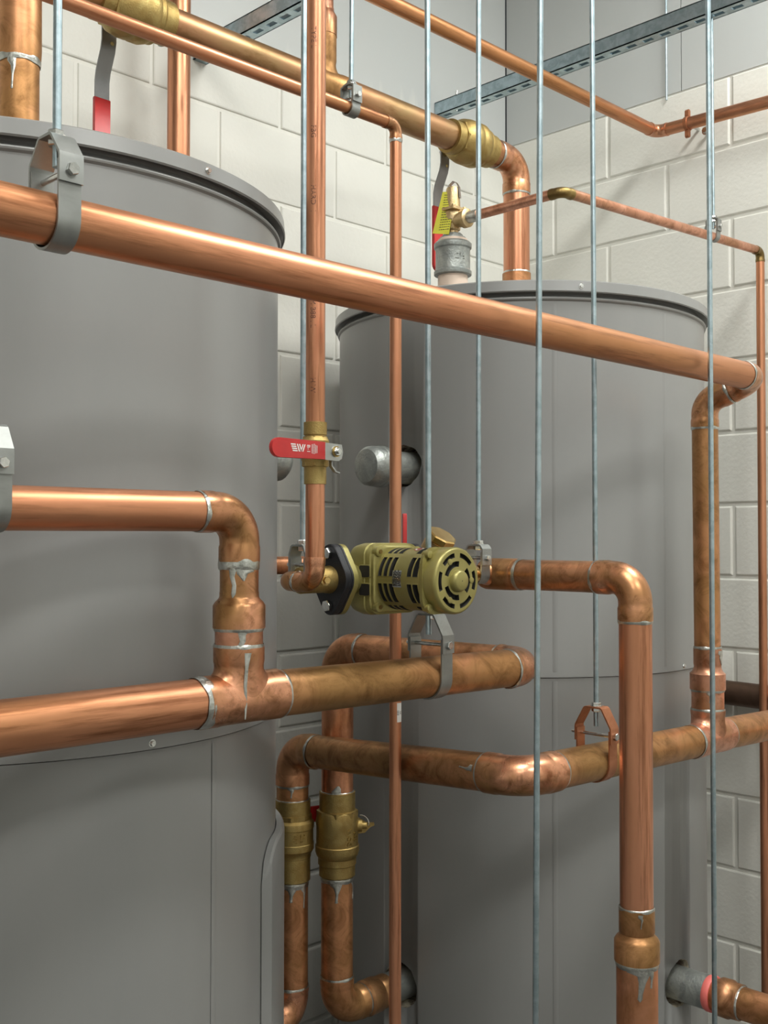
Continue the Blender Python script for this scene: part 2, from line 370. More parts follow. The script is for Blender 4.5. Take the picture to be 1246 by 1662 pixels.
# ------------------------------------------------------------------ the two tanks
def cyl_solid(mb,cx,cy,prof,seg=160): mb.lathe((cx,cy,0),EZ,prof,seg)
def tank(cx,cy,label,holes,screws_top,screws_seam,panel=None,seams=()):
    Rt=.454; zt=.55; zs=-.292
    t=thing('water_tank',label,'tank',(cx,cy,ZF))
    def jacket(name,z0,z1,rr,hs,bot,top):
        mb=MB(); mb.lathe((cx,cy,0),EZ,[(rr,z0)]+bot+top+[(rr,z1)] if name=='lower_jacket' else [(rr,z0)]+bot+top+[(rr-.012,z1)],192)
        o=mb.build(name,['tank','foam'],t,angle=25)
        for (hx,hy,hz,dx,dy,hr) in hs:
            c=MB(); d=V(dx,dy,0).normalized(); P=V(hx,hy,hz)
            seg=28; u,v=frame(d); k=random.random()*9
            ring=lambda h:[P+d*h+(u*math.cos(2*PI*j/seg)+v*math.sin(2*PI*j/seg))*hr*(1+.04*math.sin(3*2*PI*j/seg+k)+.02*math.sin(9*2*PI*j/seg)) for j in range(seg)]
            c.rings([ring(-.07),ring(.06)])
            co=c.build('cutter','foam',t)
            md=o.modifiers.new('hole','BOOLEAN'); md.object=co; md.operation='DIFFERENCE'; md.solver='EXACT'
            bpy.context.view_layer.update(); dg=bpy.context.evaluated_depsgraph_get()
            me=bpy.data.meshes.new_from_object(o.evaluated_get(dg)); o.modifiers.clear(); o.data=me
            bpy.data.objects.remove(co)
            for p in me.polygons:
                q=p.center+Vector(o['_b']); rad=math.hypot(q.x-cx,q.y-cy)
                if rad<Rt-.0035 and (q-P).length<.13 and z0+.01<q.z<z1-.01: p.material_index=1
        return o
    up=jacket('upper_jacket',zs,zt-.012,Rt+.0015,[h for h in holes if h[2]>zs],[(Rt+.0015,zs+.004),(Rt,zs+.012)],[(Rt,zt-.043),(Rt+.004,zt-.040),(Rt+.005,zt-.0375),(Rt+.004,zt-.035),(Rt-.002,zt-.033),(Rt-.008,zt-.026)])
    lo=jacket('lower_jacket',ZF,zs-.0015,Rt-.001,[h for h in holes if h[2]<=zs],[(Rt-.001,ZF+.02)],[(Rt-.001,zs-.006)])
    # lid with a turned-down edge
    mb=MB(); mb.lathe((cx,cy,0),EZ,[(.05,zt-.004),(Rt-.03,zt-.004),(Rt-.004,zt-.002),(Rt+.006,zt+.001),(Rt+.0105,zt-.002),(Rt+.0125,zt-.023),(Rt+.0105,zt-.0255),(Rt+.009,zt-.023),(Rt-.004,zt-.020),(Rt-.03,zt-.012),(.05,zt-.012)],192,cap=True)
    mb.build('lid','tank',t,angle=22)
    for a in screws_top:
        d=V(math.cos(math.radians(a)),math.sin(math.radians(a)),0); P=V(cx,cy,zt-.013)+d*(Rt+.0115)
        m2=MB(); m2.lathe(P,d,[(.0055,0),(.0055,.001),(.0035,.0012)],20); m2.hexn(P+d*.001,d,.004,.0035); m2.build('screw','zinc',t)
    for a in screws_seam:
        d=V(math.cos(math.radians(a)),math.sin(math.radians(a)),0); P=V(cx,cy,zs+.008)+d*(Rt+.0005)
        m2=MB(); m2.lathe(P,d,[(.0055,0),(.0055,.001),(.0035,.0012)],20); m2.hexn(P+d*.001,d,.004,.0035); m2.build('screw','zinc',t)
    # standing vertical seams of the sheet jacket
    for a,z0,z1 in seams:
        a=math.radians(a); mb=MB()
        R_=[]
        for da,e in ((-.012,0.0),(-.004,.0007),(0.004,.0007),(.012,.0)):
            R_.append([V(cx+(Rt+e)*math.cos(a+da),cy+(Rt+e)*math.sin(a+da),z) for z in (z0,z1)])
        mb.rings(R_,False,False,False); mb.build('jacket_seam','tank',t)
    if panel:
        a0,a1,z0,z1,cut=panel; mb=MB(); n=40
        def edge(a):   # top height at this angle: sloping shoulder then level
            x=(a-a0)/(a1-a0); return None
        cols=[]
        for i in range(n+1):
            x=i/n; a=math.radians(a0+(a1-a0)*x)
            s=Rt*abs(math.radians(a1-a0)); dist=min(x,1-x)*s
            def inset(d,rad): return rad-math.sqrt(max(0,rad*rad-(rad-d)**2)) if d<rad else 0
            top=z1-inset(dist,cut)*1.0; bot=z0+inset(dist,.025)
            cols.append((a,top,bot,dist))
        V_=[];F_=[]
        nl=[(-.000,0.0005),(.000,.011),(.004,.014),(.009,.0145)]
        grid=[]
        for (a,top,bot,dist) in cols:
            e=min(1,dist/.006); e=math.sqrt(1-(1-e)**2)
            zz=[bot,bot,bot+.004,bot+.010]+[bot+(top-bot)*k/6 for k in range(1,6)]+[top-.010,top-.004,top,top]
            ee=[.0005,.010,.0135,.0145]+[.0145]*5+[.0145,.0135,.010,.0005]
            grid.append([V(cx+(Rt+.0005+(x_-.0005)*e)*math.cos(a),cy+(Rt+.0005+(x_-.0005)*e)*math.sin(a),z) for z,x_ in zip(zz,ee)])
        mb.rings(grid,False,False,False); pn=mb.build('access_cover','tank',t,angle=30)
        for z in (z1-.055,z0+.05):
            a=math.radians(a1-6); d=V(math.cos(a),math.sin(a),0); P=V(cx,cy,z)+d*(Rt+.0145)
            MB().hexn(P,d,.0045,.005).build('screw','zinc',pn)
        a=math.radians(a1-9); d=V(math.cos(a),math.sin(a),0)
        mb=MB(); R_=[]
        for k in range(6):
            b=a+math.radians(k*2); R_.append([V(cx+(Rt+.0155)*math.cos(b),cy+(Rt+.0155)*math.sin(b),z) for z in (-.72,-.665)])
        mb.rings(R_,False,False,False); mb.build('sticker','white',pn)
    return t
LT=(.843,1.751); RT=(2.178,1.705)
tank(*LT,'near grey water tank with a rounded access cover low on its edge',
     [(1.296,1.68,.16,1,0,.042),(1.297,1.75,-.985,1,0,.045)],[-80.2,-130,-20],[-90.8,-150,-35],panel=(-57.5,-8,-.975,-.490,.060),seams=[(-76,ZF+.02,-.30),(-122,ZF+.02,-.30)])
tank(*RT,'grey cylindrical water tank in the corner with pipes entering three round holes',
     [(1.7252,1.672,.163,-1,0,.047),(1.7243,1.683,-.982,-1,0,.048),(2.168,1.251,-.982,0,-1,.051)],[-125.3,-60,-170],[-88.2,-150],seams=[(-132.3,ZF+.02,-.30),(-132.3,-.28,.50),(-97,-.28,.50)])

# ------------------------------------------------------------------ copper lines
# A: long upper header in front of both tanks, turning back and down at its far end to the lower line
YA=1.03; ZA=.327; YC=1.14; XB=2.091
a=Run('long bright copper header crossing both tanks, then dropping at its far end',(.8,YA,ZA-.05))
a.pipe((-1.2,YA,ZA),(2.045,YA,ZA+.004),R2,'cu_x')
C1=V(XB+.012,YA,ZA+.004); C2=V(XB,YC,ZA-.036); dC=(C2-C1).normalized()
a.elbow(C1,(-1,0,0),dC,R2,'cu_fit',ext=2.05,joint=(1,0))
a.pipe(C1+dC*.045,C2-dC*.045,R2,'cu_dark')
a.elbow(C2,-dC,(0,0,-1),R2,'cu_fit',ext=2.05,joint=(1,1))
a.pipe((XB,YC,ZA-.08),(XB+.005,YC,-.24),R2,'cu_tan')
XBb=XB+.005
a.ring((XBb,YC,-.229),(0,0,-1),R2*1.03)
a.lathe('reducer',(XBb,YC,-.229),(0,0,-1),[(fit(R2),0),(fit(R2),.034),(R2*1.03,.036),(R2*1.05,.042),(fit(R2_5)-.004,.049),(fit(R2_5)+.001,.053),(fit(R2_5)+.001,.086)],'cu_pink')
a.pipe((XBb,YC,-.31),(XBb,YC,-.36),R2_5,'cu_pink')
a.ring((XBb,YC,-.315),(0,0,1),R2_5*1.02)
a.drip((XBb,YC,-.235),(0,0,-1),fit(R2)+.0003,(.2,-1,0),SPAT(.012,.028))
a.drip((XBb,YC,-.318),(0,0,-1),R2_5,(-1,-.7,0),TOOTH(.006,.022))
# C: lower branch line
ZL=-.405
c=Run('copper lower line with a tee, held by the copper-coloured hanger',(1.47,YC,ZL-.05))
XD=1.472
c.tee((XBb,YC,ZL-.012),(1,0,0),(0,0,1),R2_5,R2_5,'cu_pink',ext=2.0,bext=1.75)
c.pipe((XBb+.06,YC,ZL-.012),(2.57,YC,ZL-.026),R2_5,'cu_tan')
c.elbow((2.62,YC,ZL-.027),(-1,0,0),(0,-1,0),R2_5,'cu_fit')
c.pipe((2.62,YC-.06,ZL-.027),(2.62,-.9,ZL-.03),R2_5,'cu_tan')
c.pipe((1.55,YC,ZL),(XBb-.06,YC,ZL-.012),R2_5,'cu_tan')
c.elbow((XD,YC,ZL),(1,0,-.01),(0,1,-.04),R2_5,'cu_fit')
c.pipe((XD,YC+.075,ZL-.003),(XD,1.67,ZL-.030),R2_5,'cu_dark')
YE=1.75; ZE=ZL-.034
c.elbow((XD,YE,ZE),(0,-1,.04),(0,0,-1),R2_5,'cu_dark',ext=2.2)
c.pipe((XD,YE,ZE-.07),(XD,YE,-.548),R2_5,'cu_tan')
c.ring((XD,YE,-.545),(0,0,1),R2_5*1.02)
c.drip((XD,YE,-.513),(0,0,-1),R2_5,CAMF,TOOTH(.008,.022))
c.drip((XD,YC+.09,ZL-.004),(0,1,-.04),R2_5,(-1,0,.35),TOOTH(.006,.03),m='solder')
# E lower part into the left tank
e=Run('copper drop pipe under the brass check valve beside the near tank cover',(XD,YE,-1.0))
e.pipe((XD,YE,-.70),(XD,YE,-.935),R2_5,'cu_tan')
e.elbow((XD,YE,-.995),(0,0,1),(-1,0,0),R2_5,'cu_fit',ext=1.9,joint=(1,1))
e.pipe((XD-.06,YE,-.995),(1.25,YE,-.995),R2_5,'cu_tan')
e.drip((XD,YE,-.714),(0,0,-1),R2_5,CAMF,TOOTH(.016,.035)); e.drip((XD,YE,-.714),(0,0,-1),R2_5,(.1,-1,0),TOOTH(.008,.05))
e.ring((XD,YE,-.716),(0,0,1),R2_5*1.02,.007)
# H: lower header in front, turning back to the F drop
YH=1.215; ZH=-.222
h=Run('big low copper header in front of the tanks with a vertical tee branch',(.92,YH,ZH-.05))
XT=.924
h.pipe((-1.2,YH,ZH+.004),(XT-.06,YH,ZH),R2_5,'cu_x')
h.tee((XT,YH,ZH),(1,0,0),(0,0,1),R2_5,R2_5,'cu_fit',ext=2.0,bext=2.15,joint=(0,1,1))
h.ring((XT-.064,YH,ZH),(1,0,0),R2_5*1.03,.011)
h.pipe((XT+.06,YH,ZH),(1.53,YH,ZH-.008),R2_5,'cu_tan')
XH=1.583
h.elbow((XH,YH,ZH-.009),(-1,0,0),(-.08,1,0),R2_5,'cu_fit',ext=1.9,joint=(1,1))
FX,FY=1.544,1.69
h.pipe((XH-.005,YH+.06,ZH-.009),(FX+.004,FY-.05,ZH-.009),R2_5,'cu_dark')
h.elbow((FX,FY,ZH-.009),(.08,-1,0),(0,0,-1),R2_5,'cu_dark',ext=2.1)
h.pipe((FX,FY,ZH-.07),(FX,FY,-.535),R2_5,'cu')
h.ring((FX,FY,-.530),(0,0,1),R2_5*1.02)
h.drip((FX,FY,-.530),(0,0,1),R2_5,CAMF,[(-.001,0,.011),(.006,-.001,.010),(.012,.002,.007),(.018,.003,.002)])
# branch: reducer up to the 2 inch line M
h.pipe((XT,YH,-.155),(XT,YH,-.120),R2_5,'cu_pink')
h.ring((XT,YH,-.124),(0,0,1),R2_5*1.02)
h.lathe('reducer',(XT,YH,-.124),(0,0,1),[(fit(R2_5)+.001,0),(fit(R2_5)+.001,.031),(fit(R2_5)-.002,.036),(R2*1.06,.041),(R2*1.02,.044),(R2*1.02,.05)],'cu_fit')
h.pipe((XT,YH,-.082),(XT,YH,-.03),R2,'cu_fit')
ZM=.037
h.elbow((XT,YH,ZM),(-1,0,0),(0,0,-1),R2,'cu_fit',ext=2.55)
h.pipe((-1.2,YH,ZM-.006),(XT-.06,YH,ZM),R2,'cu_x')
h.ring((XT,YH,-.036),(0,0,-1),R2*1.03,.012)
h.drip((XT,YH,-.040),(0,0,-1),R2,(-.9,-.6,0),[(0,0,.006),(.012,.001,.0035),(.024,-.002,.003),(.036,-.001,.0035),(.041,0,.001)])
h.drip((XT,YH,-.040),(0,0,-1),R2,(-.4,-1,0),SPAT(.016,.018))
h.drip((XT,YH,-.126),(0,0,-1),R2_5,(-.5,-1,0),[(0,0,.008),(.006,.002,.005),(.014,.001,.004),(.02,.004,.004),(.026,.003,.002)])
h.drip((XT,YH,-.156),(0,0,-1),fit(R2_5),(-.3,-1,0),[(0,0,.005),(.02,.002,.0025),(.045,.004,.0025),(.07,.003,.002),(.09,.004,.001)])
# F lower part: drop under valve and elbow into the corner tank
f=Run('copper drop pipe under the brass ball valve, elbowing into the corner tank',(FX,FY,-1.0))
f.pipe((FX,FY,-.70),(FX,FY,-.92),R2_5,'cu_tan')
f.elbow((FX,FY,-.985),(0,0,1),(1,0,0),R2_5,'cu_tan',ext=2.1)
f.lathe('adapter',(FX+.068,FY,-.985),(1,0,0),[(R2_5,0),(R2_5*1.0,.01),(R2_5*1.12,.014),(R2_5*1.12,.045),(R2_5*1.0,.05),(R2_5*1.05,.055),(R2_5*1.05,.075)],'cu_dark')
f.pipe((FX+.13,FY,-.985),(1.80,FY,-.985),R2_5*1.0,'galv_cast')
f.drip((FX,FY,-.708),(0,0,-1),R2_5,CAMF,TOOTH(.014,.045)); f.ring((FX,FY,-.709),(0,0,1),R2_5*1.02,.006)
f.drip((FX,FY,-.708),(0,0,-1),R2_5,(.6,-1,0),TOOTH(.006,.045))
# right nozzle
n=Run('brown copper pipe with a pink sealing band leaving the corner tank low down',(2.178,1.1,-1.03))
n.lathe('nipple',(2.178,1.33,-.985),(0,-1,0),[(.0365,0),(.0365,.145)],'galv_cast')
n.lathe('sealing_band',(2.178,1.187,-.985),(0,-1,0),[(.0368,0),(.0385,.004),(.0385,.012),(.0368,.016)],'pinktape')
n.lathe('adapter',(2.178,1.175,-.985),(0,-1,0),[(.034,0),(.034,.01),(.040,.018),(.0405,.04),(.0375,.044),(.037,.064)],'cu_dark')
n.pipe((2.178,1.12,-.985),(2.178,.3,-.985),R2_5,'cu_tan'); n.ring((2.178,1.111,-.985),(0,1,0),R2_5*1.02)
# K: pump discharge, elbow, tall riser with reducer
XK,YK,ZK=1.55,.972,-.064
k=Run('copper line leaving the pump and turning down into a tall pipe with reducer',(XK,YK,-1.4))
k.lathe('reducing_elbow',(XK,1.305,ZK),(0,-1,0),[(.006,0),(.018,.003),(.0265,.012),(fit(R2),.02),(fit(R2),.085),(R2*1.02,.088)],'cu_dark')
k.lathe('elbow',(XK-.045,1.27,ZK),(1,0,0),[(.0165,0),(.0165,.012),(.02,.02),(.022,.04)],'cu_fit')
k.ring((XK,1.208,ZK),(0,1,0),R2*1.02)
k.pipe((XK,1.22,ZK),(XK,YK+.06,ZK),R2,'cu_dark')
k.elbow((XK,YK,ZK),(0,1,0),(0,0,-1),R2,'cu_fit',ext=2.6)
k.pipe((XK,YK,ZK-.06),(XK,YK,-.62),R2,'cu_z')
k.ring((XK,YK,-.601),(0,0,1),R2*1.03)
k.lathe('reducer',(XK,YK,-.601),(0,0,-1),[(fit(R2),0),(fit(R2),.038),(R2*1.03,.040),(R2*1.06,.043),(fit(R2_5)-.002,.048),(fit(R2_5)+.001,.053),(fit(R2_5)+.001,.085)],'cu_tan')
k.pipe((XK,YK,-.68),(XK,YK,ZF),R2_5,'cu')
k.ring((XK,YK,-.688),(0,0,1),R2_5*1.02,.006)
k.drip((XK,YK,-.690),(0,0,-1),R2_5,(-.9,-.75,0),[(0,0,.022),(.006,.001,.02),(.010,-.006,.010),(.02,-.004,.006),(.038,-.001,.0035),(.046,0,.004),(.05,0,.001)])
k.drip((XK,YK,-.690),(0,0,-1),R2_5,(-.3,-1,0),TOOTH(.008,.03))
k.drip((XK,YK,-.604),(0,0,-1),fit(R2)+.0003,CAMF,TOOTH(.004,.022))
# R1: bright riser with the small ball valve, U-bending into the pump
XR,YR=1.051,1.20
r=Run('bright polished copper riser coming down from the ceiling to the red-handled small valve',(XR,YR,.17))
pr=r.pipe((XR,YR,.165),(XR,YR,ZC),R1,'cu_z')
mb=MB()
def onpipe(cx,cy,rr,ang):   # lettering running down a vertical pipe, facing ang
    return lambda x,y,z:V(cx+(rr+.0002)*math.cos(ang+y/rr),cy+(rr+.0002)*math.sin(ang+y/rr),-x)
for tx,zz in (('TYPE L',.74),('FBG',.60),('HARD  1',.50),('ASTM B88 . L',.34),('H/W',.225)):
    g=onpipe(XR,YR,R1,math.radians(226-14)); text_mesh(mb,tx,.011,lambda x,y,z:g(x-zz,y,z))
mb.build('ink_marking','ink',pr,flat=True)
r2=Run('copper return bend below the small valve leading into the pump flange',(XR,YR,-.09))
r2.pipe((XR,YR,-.03),(XR,YR,.09),R1,'cu_z')
r2.elbow((XR,YR,ZK),(0,0,1),(0,1,0),R1*1.0,'cu_fit',ext=2.6,joint=(0,1))
r2.elbow((XR,1.27,ZK),(0,-1,0),(1,0,0),R1*1.0,'cu_fit',ext=2.0,joint=(0,0))
r2.pipe((XR+.02,1.27,ZK),(1.10,1.27,ZK),R1,'cu')
# T1: thin line over the near tank and down the middle
t1=Run('slim copper line above the near tank, then straight down past the pump',(1.423,1.40,ZF+.0))
t1.pipe((-1.2,1.40,.752),(1.40,1.40,.770),R3_4,'cu_x')
t1.elbow((1.423,1.40,.770),(-1,0,0),(0,0,-1),R3_4,'cu_dark',ext=2.6,joint=(0,1))
tp=t1.pipe((1.423,1.40,.745),(1.423,1.40,ZF),R3_4,'cu_z')
mb=MB(); ang=math.radians(252); R_=[]
for i in range(7): R_.append([V(1.423+(R3_4+.0003)*math.cos(ang+i*.17-.5+.3),1.40+(R3_4+.0003)*math.sin(ang+i*.17-.5+.3),z) for z in (-.335,-.300)])
mb.rings(R_,False,False,False); st=mb.build('paper_label','white',tp)
mb=MB(); g=onpipe(1.423,1.40,R3_4+.0003,ang-.05); text_mesh(mb,'IIIIII',.006,lambda x,y,z:g(x+.318,y,z)); g2=onpipe(1.423,1.40,R3_4+.0003,ang+.45); text_mesh(mb,'IIII',.006,lambda x,y,z:g2(x+.318,y,z))
mb.build('print','black_ink',st,flat=True)
# V1: heavy overhead line between tank tops
YV,ZV=1.705,.962
v=Run('heavy tarnished copper line overhead joining the tops of the two tanks through two ball valves',(2.172,YV,.55))
v.elbow((.832,YV,ZV),(0,0,-1),(1,0,0),R2_5,'cu_dark',ext=2.4)
v.pipe((.832,YV,.54),(.832,YV,ZV-.06),R2_5,'cu_tan')
v.lathe('coupling',(.832,YV,.545),(0,0,1),[(.04,0),(.04,.012),(fit(R2_5),.02),(fit(R2_5),.034)],'brass_br')
v.lathe('fitting',(.832,YV,.80),(0,0,1),[(fit(R2_5),0),(fit(R2_5)+.001,.02),(fit(R2_5),.16)],'cu_tan')
v.ring((.832,YV,.80),(0,0,1),R2_5*1.03,.008)
v.drip((.832,YV,.80),(0,0,-1),R2_5,CAMF,TOOTH(.008,.06))
v.pipe((.90,YV,ZV),(.975,YV,ZV),R2_5,'cu_tan')
v.pipe((1.12,YV,ZV),(1.45,YV,ZV),R2_5,'cu_olive')
v.tee((1.512,YV,ZV),(1,0,0),(0,0,1),R2_5,R2,'cu_tan',ext=2.0,bext=3.2,joint=(0,0,1))
v.pipe((1.57,YV,ZV),(1.935,YV,ZV),R2_5,'cu_olive')
v.lathe('reducer',(1.512,YV,ZV+.105),(0,0,1),[(fit(R2)+.001,0),(fit(R2)+.001,.042),(R2*.9,.052),(.0235,.056),(.0235,.06)],'cu_pink')
v.pipe((1.512,YV,ZV+.15),(1.512,YV,ZC),.0222,'cu_pink'); v.ring((1.512,YV,ZV+.235),(0,0,1),.0226)
v.pipe((2.045,YV,ZV),(2.10,YV,ZV),R2_5,'cu_dark')
v.elbow((2.172,YV,ZV),(-1,0,0),(0,0,-1),R2_5,'cu_fit',ext=2.45)
v.pipe((2.172,YV,.54),(2.172,YV,ZV-.06),R2_5,'cu_z')
v.lathe('coupling',(2.172,YV,.60),(0,0,1),[(fit(R2_5)+.0005,-.055),(fit(R2_5)+.0005,.075)],'cu_tan')
v.ring((2.172,YV,.675),(0,0,-1),R2_5*1.02)
v.lathe('collar',(2.172,YV,.545),(0,0,1),[(.039,0),(.039,.008),(.036,.012)],'zinc')
# P2: vertical copper pipe behind the near tank
p2=Run('plain vertical copper pipe standing against the block wall behind the near tank',(1.45,2.15,ZF))
p2.pipe((1.45,2.15,ZF),(1.45,2.15,ZC),R2,'cu_z')
# TP: relief discharge line
XV_,YT,ZT=1.864,1.34,.733
q=Run('thin copper discharge line running from the relief valve across the block wall',(2.76,YT,ZF))
q.pipe((XV_,1.60,ZT),(XV_,YT+.02,ZT),R3_4,'cu_pink')
q.elbow((XV_,YT,ZT),(0,1,0),(1,0,.03),R3_4,'brass_dk',ext=2.8,joint=(0,0))
q.pipe((XV_+.02,YT,ZT+.001),(2.74,YT,.776),R3_4,'cu_pink')
q.elbow((2.762,YT,.776),(-1,0,-.04),(0,0,-1),R3_4,'brass_dk',ext=2.6,joint=(0,0))
q.pipe((2.762,YT,.755),(2.762,YT,ZF),R3_4,'cu_z')
# wall pipe near ceiling
wp=Run('high copper pipe turning along the block wall, held by the wall clamp',(2.76,1.6,1.15))
wp.pipe((-1.0,1.66,1.16),(2.75,1.66,1.188),R1_25,'cu_x')
wp.elbow((2.77,1.66,1.188),(-1,0,0),(0,-1,-.03),R1_25,'cu_pink',ext=2.2,joint=(0,0))
wp.pipe((2.77,1.63,1.187),(2.77,-.8,1.12),R1_25,'cu_y')
# brown pipe behind
bp=Run('dark brown pipe crossing low over the block wall behind the thin discharge line',(2.795,1.3,-.47))
bp.pipe((2.795,1.70,-.420),(2.795,.2,-.445),R2_5,'cu_brown')
# small cross pipe behind the pump with its own lever valve
cp=Run('narrow copper cross pipe half hidden behind the pump, joining the two tanks',(1.5,1.55,-.07))
cp.pipe((1.235,1.55,-.049),(1.77,1.55,-.049),R1*1.15,'cu')

# nozzle stubs with caps
def stub(x0,x1,y,z,label,xr):
    d=1 if x1<x0 else -1
    t=thing('capped_nozzle',label,'pipe',(x1,y,z-.045),)
    MB().cyl((xr,y,z),(x1+d*.04,y,z),.0365,48).build('nipple','galv_cast',t)
    MB().lathe((x1,y,z),(d,0,0),[(.004,-.001),(.022,0),(.036,.004),(.0425,.012),(.044,.022),(.044,.040),(.0455,.042),(.0455,.052),(.043,.055),(.038,.055)],48).build('cap','galv_cast',t)
stub(1.70,1.612,1.68,.158,'round galvanised cap on a nipple poking from the corner tank',1.78)
stub(1.30,1.386,1.68,.158,'galvanised cap just showing past the edge of the near tank',1.25)

# ------------------------------------------------------------------ valves
def big_valve(o,ax,label,scale=1.,hexph=0,lower=.045,cat='valve',name='ball_valve',m='brass',r=.0455,prof=None):
    o=Vector(o); ax=Vector(ax).normalized(); t=thing(name,label,cat,o)
    mb=MB(); rs=R2_5*1.12
    mb.lathe(o,ax,prof,48)
    mb.build('body',m,t,angle=28); return t
def lever(t,o,path,wd,red_from,stemdir,face,up=EZ,red='red'):
    """lever hanging from a stem: path is 2D (along stemdir, along up)"""
    o=Vector(o); face=Vector(face); sd=Vector(stemdir)
    l=MB().strap(path,o,sd,up,face,wd,.0035).build('lever','handle',t)
    return l
for X0,lab in ((1.048,'large overhead brass ball valve above the near tank, red lever hanging down'),(1.988,'large overhead brass ball valve beside the relief valve, red lever hanging down')):
    pf=[(R2_5*1.0,-.076),(R2_5*1.2,-.075),(R2_5*1.2,-.05),(.043,-.046),(.050,-.036),(.0535,-.018),(.0535,-.004),(.0525,-.002),(.0525,.003),(.0535,.005),(.0535,.022),(.049,.034),(.047,.036),(.047,.044),(.041,.05),(R2_5*1.2,.054),(R2_5*1.2,.075),(R2_5,.076)]
    t=big_valve((X0,YV,ZV),(1,0,0),lab,prof=pf)
    MB().hexn((X0-.052,YV,ZV),(1,0,0),.0445,.010,n=8).build('union_nut','brass',t)
    MB().cyl((X0,YV+.03,ZV),(X0,YV+.083,ZV),.012,24).build('stem','brass',t)
    MB().hexn((X0,YV+.083,ZV),(0,1,0),.010,.008).build('nut','zinc',t)
    P=[(.080,.012),(.080,-.022),(.083,-.045),(.100,-.085),(.107,-.105),(.109,-.128)]
    # plate round the stem plus cranked arm, grip below
    mb=MB().strap([(.080,.020),(.080,-.03),(.084,-.048),(.100,-.082),(.104,-.10),(.104,-.25)],(X0,YV,ZV),EY,EZ,EX,.030,.0032)
    lv=mb.build('lever','handle',t,angle=40)
    mb=MB(); n=8; R_=[]
    outl=[]
    for i in range(n+1): outl.append((.0165*math.cos(PI+PI*i/n),-.278+.0165*math.sin(PI+PI*i/n)))
    outl=[(-.0165,-.132)]+outl+[(.0165,-.132)]
    mb.plate(outl,(X0,YV+.100,ZV),EX,EZ,EY,.0085,bev=.002)
    mb.build('grip','red',lv,angle=50)
    for dz in (-.034,): MB().cyl((X0+.006,YV+.078,ZV+dz),(X0+.006,YV+.0865,ZV+dz),.004,16).build('hole_rivet','zinc',lv)
# E: swing check valve
t=big_valve((XD,YE,-.544),(0,0,-1),'brass check valve in the copper drop tight beside the near tank',m='brass',name='check_valve',
  prof=[(R2_5,0),(R2_5*1.13,.001),(R2_5*1.13,.030),(R2_5*1.16,.0305),(R2_5*1.16,.040),(.040,.041),(.0445,.045),(.0455,.048),(.0455,.058),(.0440,.0595),(.0440,.088),(.0450,.089),(.0450,.102),(.0415,.108),(R2_5*1.17,.113),(R2_5*1.17,.118),(R2_5*1.13,.119),(R2_5*1.13,.166),(R2_5,.168)])
MB().hexn((XD,YE,-.573),(0,0,-1),R2_5*1.22,.012,n=8).build('hex_collar','brass',t)
mb=MB()
def castl(cx,cy,rr,ang): return lambda x,y,z:V(cx+(rr+z)*math.cos(ang+y/rr),cy+(rr+z)*math.sin(ang+y/rr),-x)
g=castl(XD,YE,.044,math.radians(236)); text_mesh(mb,'600',.014,lambda x,y,z:g(x+.617,y,z),depth=.0020)
g=castl(XD,YE,.044,math.radians(258)); text_mesh(mb,'2½',.014,lambda x,y,z:g(x+.617,y,z),depth=.0020)
mb.build('cast_lettering','brass',t,flat=True)
# F: ball valve with bare stem bracket
t=big_valve((FX,FY,-.529),(0,0,-1),'brass ball valve on the farther copper drop with its stem bracket sticking out',m='brass',
  prof=[(R2_5,0),(R2_5*1.13,.001),(R2_5*1.13,.038),(.0405,.040),(.0425,.044),(.0435,.052),(.0455,.062),(.0440,.072),(.0440,.110),(.0460,.112),(.0460,.124),(.0435,.132),(R2_5*1.2,.137),(R2_5*1.2,.150),(R2_5*1.13,.152),(R2_5*1.13,.174),(R2_5,.177)])
MB().hexn((FX,FY,-.567),(0,0,-1),.0440,.014,n=8).build('hex_collar','brass',t)
mb=MB()
g=castl(FX,FY,.044,math.radians(262)); text_mesh(mb,'WOG',.014,lambda x,y,z:g(x+.618,y,z),depth=.0020)
g=castl(FX,FY,.044,math.radians(284)); text_mesh(mb,'600',.013,lambda x,y,z:g(x+.618,y,z),depth=.0020)
mb.build('cast_lettering','brass',t,flat=True)
sd=V(.75,-.66,0).normalized(); so=V(FX,FY,-.602)+sd*.040
MB().cyl(so,so+sd*.012,.013,24).cyl(so+sd*.012,so+sd*.022,.007,16).build('stem','brass',t)
mb=MB(); un=sd.cross(EZ)
mb.plate([(-.010,-.016),(.008,-.014),(.020,-.002),(.028,.001),(.028,.005),(.012,.006),(-.004,.016),(-.012,.014)],so+sd*.010+V(0,0,-.002),sd,EZ,un*-1,.012,bev=.001)
mb.build('stop_bracket','brass',t,angle=30)
mb=MB(); pts=[so+sd*(.008+.018*math.sin(a_))+V(0,0,.004+.018*math.cos(a_)) for a_ in [i*PI/12 for i in range(0,8)]]; mb.sweep(pts,.0016,8); mb.build('spring_clip','zinc',t)
# red lever of that valve, reaching back between the two drops
mb=MB(); mb.plate([(-.06,-.015),(.03,-.022),(.036,0),(.03,.012),(-.06,.017)],V(FX-.030,FY+.052,-.580),V(1,-.1,0).normalized(),(V(0,0,1)+V(-.1,0,0)).normalized(),V(.1,1,0).normalized(),.006,bev=.0015)
mb.build('lever','red',t)
